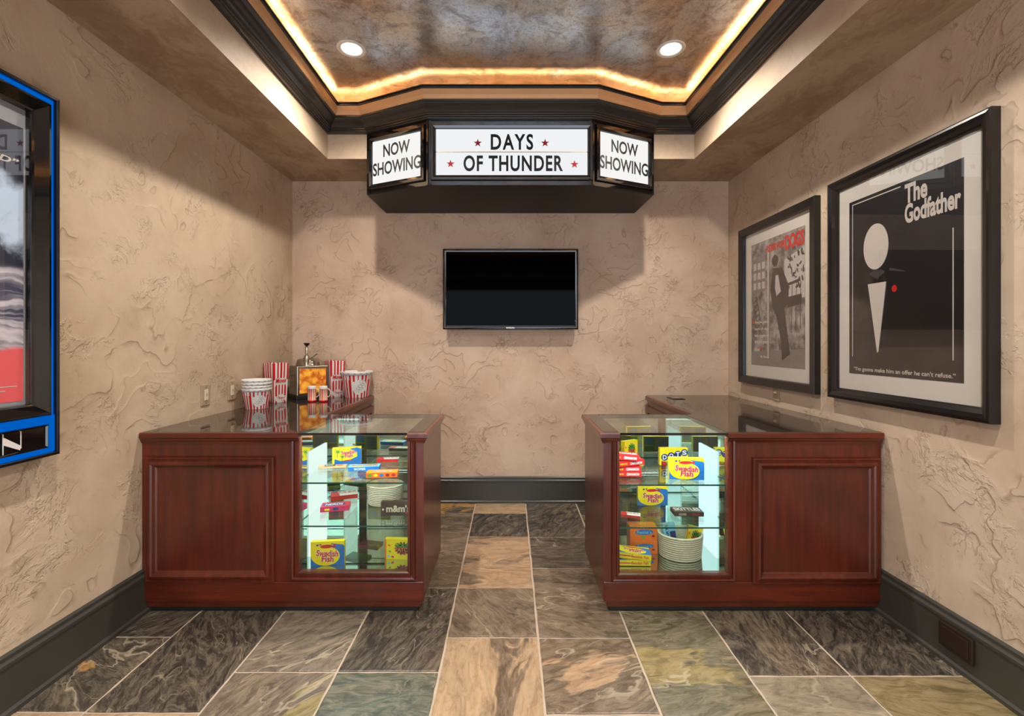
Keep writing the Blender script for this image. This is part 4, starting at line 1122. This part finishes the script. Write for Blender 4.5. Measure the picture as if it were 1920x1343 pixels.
# left case, upper shelf
candy('candy_box', 'yellow tropical palm tree candy box on the upper shelf, popcorn counter case', 'candy box', .160, .098, .028, (X_(648,2.63), 2.655, zl1+e_), .24, False, a_fish_tropic, 'yellow')
candy('candy_box', 'flat blue candy box with orange lettering on the upper shelf, popcorn counter case', 'candy box', .165, .062, .022, (X_(682,2.50), 2.50, zl1+.003), .14, True, a_blue, 'blue')
candy('candy_box', 'flat orange candy box at the front of the upper shelf, popcorn counter case', 'candy box', .160, .062, .026, (X_(716,2.38), 2.375, zl1+.003), .09, True, a_orange, 'orange')
candy('candy_bar', 'peach and brown wrapped candy bar on the upper shelf, popcorn counter case', 'candy bar', .150, .035, .012, (X_(624,2.56), 2.55, zl1+.003), .17, True, a_bar, 'peach')
candy('candy_box', 'red and white candy box lying behind the orange box, popcorn counter case', 'candy box', .125, .050, .018, (X_(723,2.64), 2.68, zl1+.003), .10, True, a_red, 'white')
candy('candy_box', 'red and white candy box at the end panel of the upper shelf, popcorn counter case', 'candy box', .110, .060, .020, (-.53, 2.62, zl1+.003), -.1, True, a_red, 'red')
# right case, upper shelf
zr1, zr2, zr0 = .6486, .432, .201
for i, (dx, dz, rz, rl, tl) in enumerate(((0,0,-.02,0,0),(-.002,.0265,.02,0,0),(.020,.0530,.16,-.05,.0),(-.015,.0850,-.12,.05,.0))):
    candy('candy_box', ('red cinnamon candy box, bottommost of the stack of four in the poster side case', 'red cinnamon candy box, second from bottom of the stack in the poster side case',
          'red cinnamon candy box, third from bottom and jutting out of its stack', 'red cinnamon candy box, topmost of the tilted stack in the poster side case')[i],
          'candy box', .165, .080, .0255, (.618+dx, 2.43, zr1+.003+dz+(.004 if rl else 0)), rz, True, a_tamale, 'dred' if i < 2 else 'red', tl, rl)
candy('candy_box', 'yellow candy box with white letters in navy dots, poster side case', 'candy box', .165, .100, .028, (X_(1263,2.67), 2.68, zr1+e_), .02, False, a_dots, 'yellow')
candy('candy_box', 'yellow and blue fish candy box on the upper shelf of the poster side case', 'candy box', .178, .112, .030, (X_(1288,2.385), 2.40, zr1+e_), -.10, False, a_fish, 'yellow')
candy('candy_box', 'tall yellow candy box in place of a mirror reflection behind the red stack, poster side case', 'candy box', .110, .125, .028, (.72, 2.76, zr1+e_), .5, False, a_sour, 'yellow')  # stands in for a box back reflected in the mirror
# right case, lower shelf
candy('candy_box', 'yellow and blue fish candy box on the lower shelf of the poster side case', 'candy box', .172, .108, .028, (X_(1224,2.61), 2.625, zr2+e_), 0.0, False, a_fish, 'yellow')
candy('candy_box', 'flat dark brown candy box above the rope basket, poster side case', 'candy box', .155, .080, .022, (X_(1291,2.45), 2.44, zr2+.003), -.04, True, a_dark, 'brown')
candy('candy_box', 'red and white candy packet on the lower shelf, poster side case', 'candy box', .10, .045, .014, (X_(1184,2.40), 2.42, zr2+.003), -.3, True, a_red, 'white')
# right case, bottom
candy('candy_box', 'orange candy box, lower of two stacked in the poster side case', 'candy box', .150, .070, .075, (X_(1208,2.50), 2.545, zr0+e_), 0, False, a_pop, 'orange')
candy('candy_box', 'orange candy box with blue lettering, upper of two stacked in the poster side case', 'candy box', .150, .078, .075, (X_(1208,2.50), 2.548, zr0+.071+e_), 0, False, a_pop, 'orange')
for i in range(2):
    candy('candy_box', ('yellow fish candy box lying at the bottom of the poster side case', 'yellow fish candy box tilted on top of another in the poster side case')[i], 'candy box', .165, .085, .030,
          (X_(1192,2.37)-.004, 2.37, zr0+.003+i*.034), (-.02,-.12)[i], True, a_fish, 'yellow', 0, (0,.06)[i])
def basket(label, loc, w, h, sy=1.0):
    t = thing('rope_basket', label, 'basket', loc)
    b = MB(); n = 11; prof = [(w*.45, .003)]
    for k in range(n):
        z0 = h*k/n; r = w*(.455+.045*k/n)
        for a in range(5): q = a/4*PI; prof.append((r+.0045*math.sin(q), z0+h/n*a/4))
    prof += [(w*.5-.006, h), (w*.5-.012, h-.006), (w*.45-.012, .012), (0, .010)]
    obj('coil_wall', b.lathe(prof, 48, 'rope', sy=sy), t)
    obj('coil_base', MB().lathe([(0,0),(w*.44,0),(w*.455,.004)], 48, 'rope', sy=sy), t)
    return t
basket('cream coiled rope basket of candy on the floor of the poster side case', (X_(1275,2.50), 2.50, zr0+e_), .238, .128, .85)
basket('empty cream coiled rope basket on the lower shelf of the popcorn counter case', (X_(719,2.60), 2.64, zl2+e_), .205, .112, .85)
candy('candy_box', 'light blue candy box standing in the candy filled rope basket', 'candy box', .070, .150, .022, (X_(1264,2.50)-.005, 2.515, zr0+.016), .1, False, lambda mb, F, B, asp: (cl(mb, [(0,0),(1,0),(1,1),(0,1)], F(1), 'lblue'), text(mb, 'TARTS', (.0,.55,.6,.75), F(3), 'navy', .03, 0, PI/2), cl(mb, [(.5,.3),(.95,.3),(.95,.7),(.5,.7)], F(2), 'navy')), 'lblue', -.15, -.12)
candy('candy_box', 'yellow and orange candy box leaning in the candy filled rope basket', 'candy box', .080, .135, .022, (X_(1298,2.50), 2.505, zr0+.018), -.2, False, a_sour, 'yellow', -.12, .16)
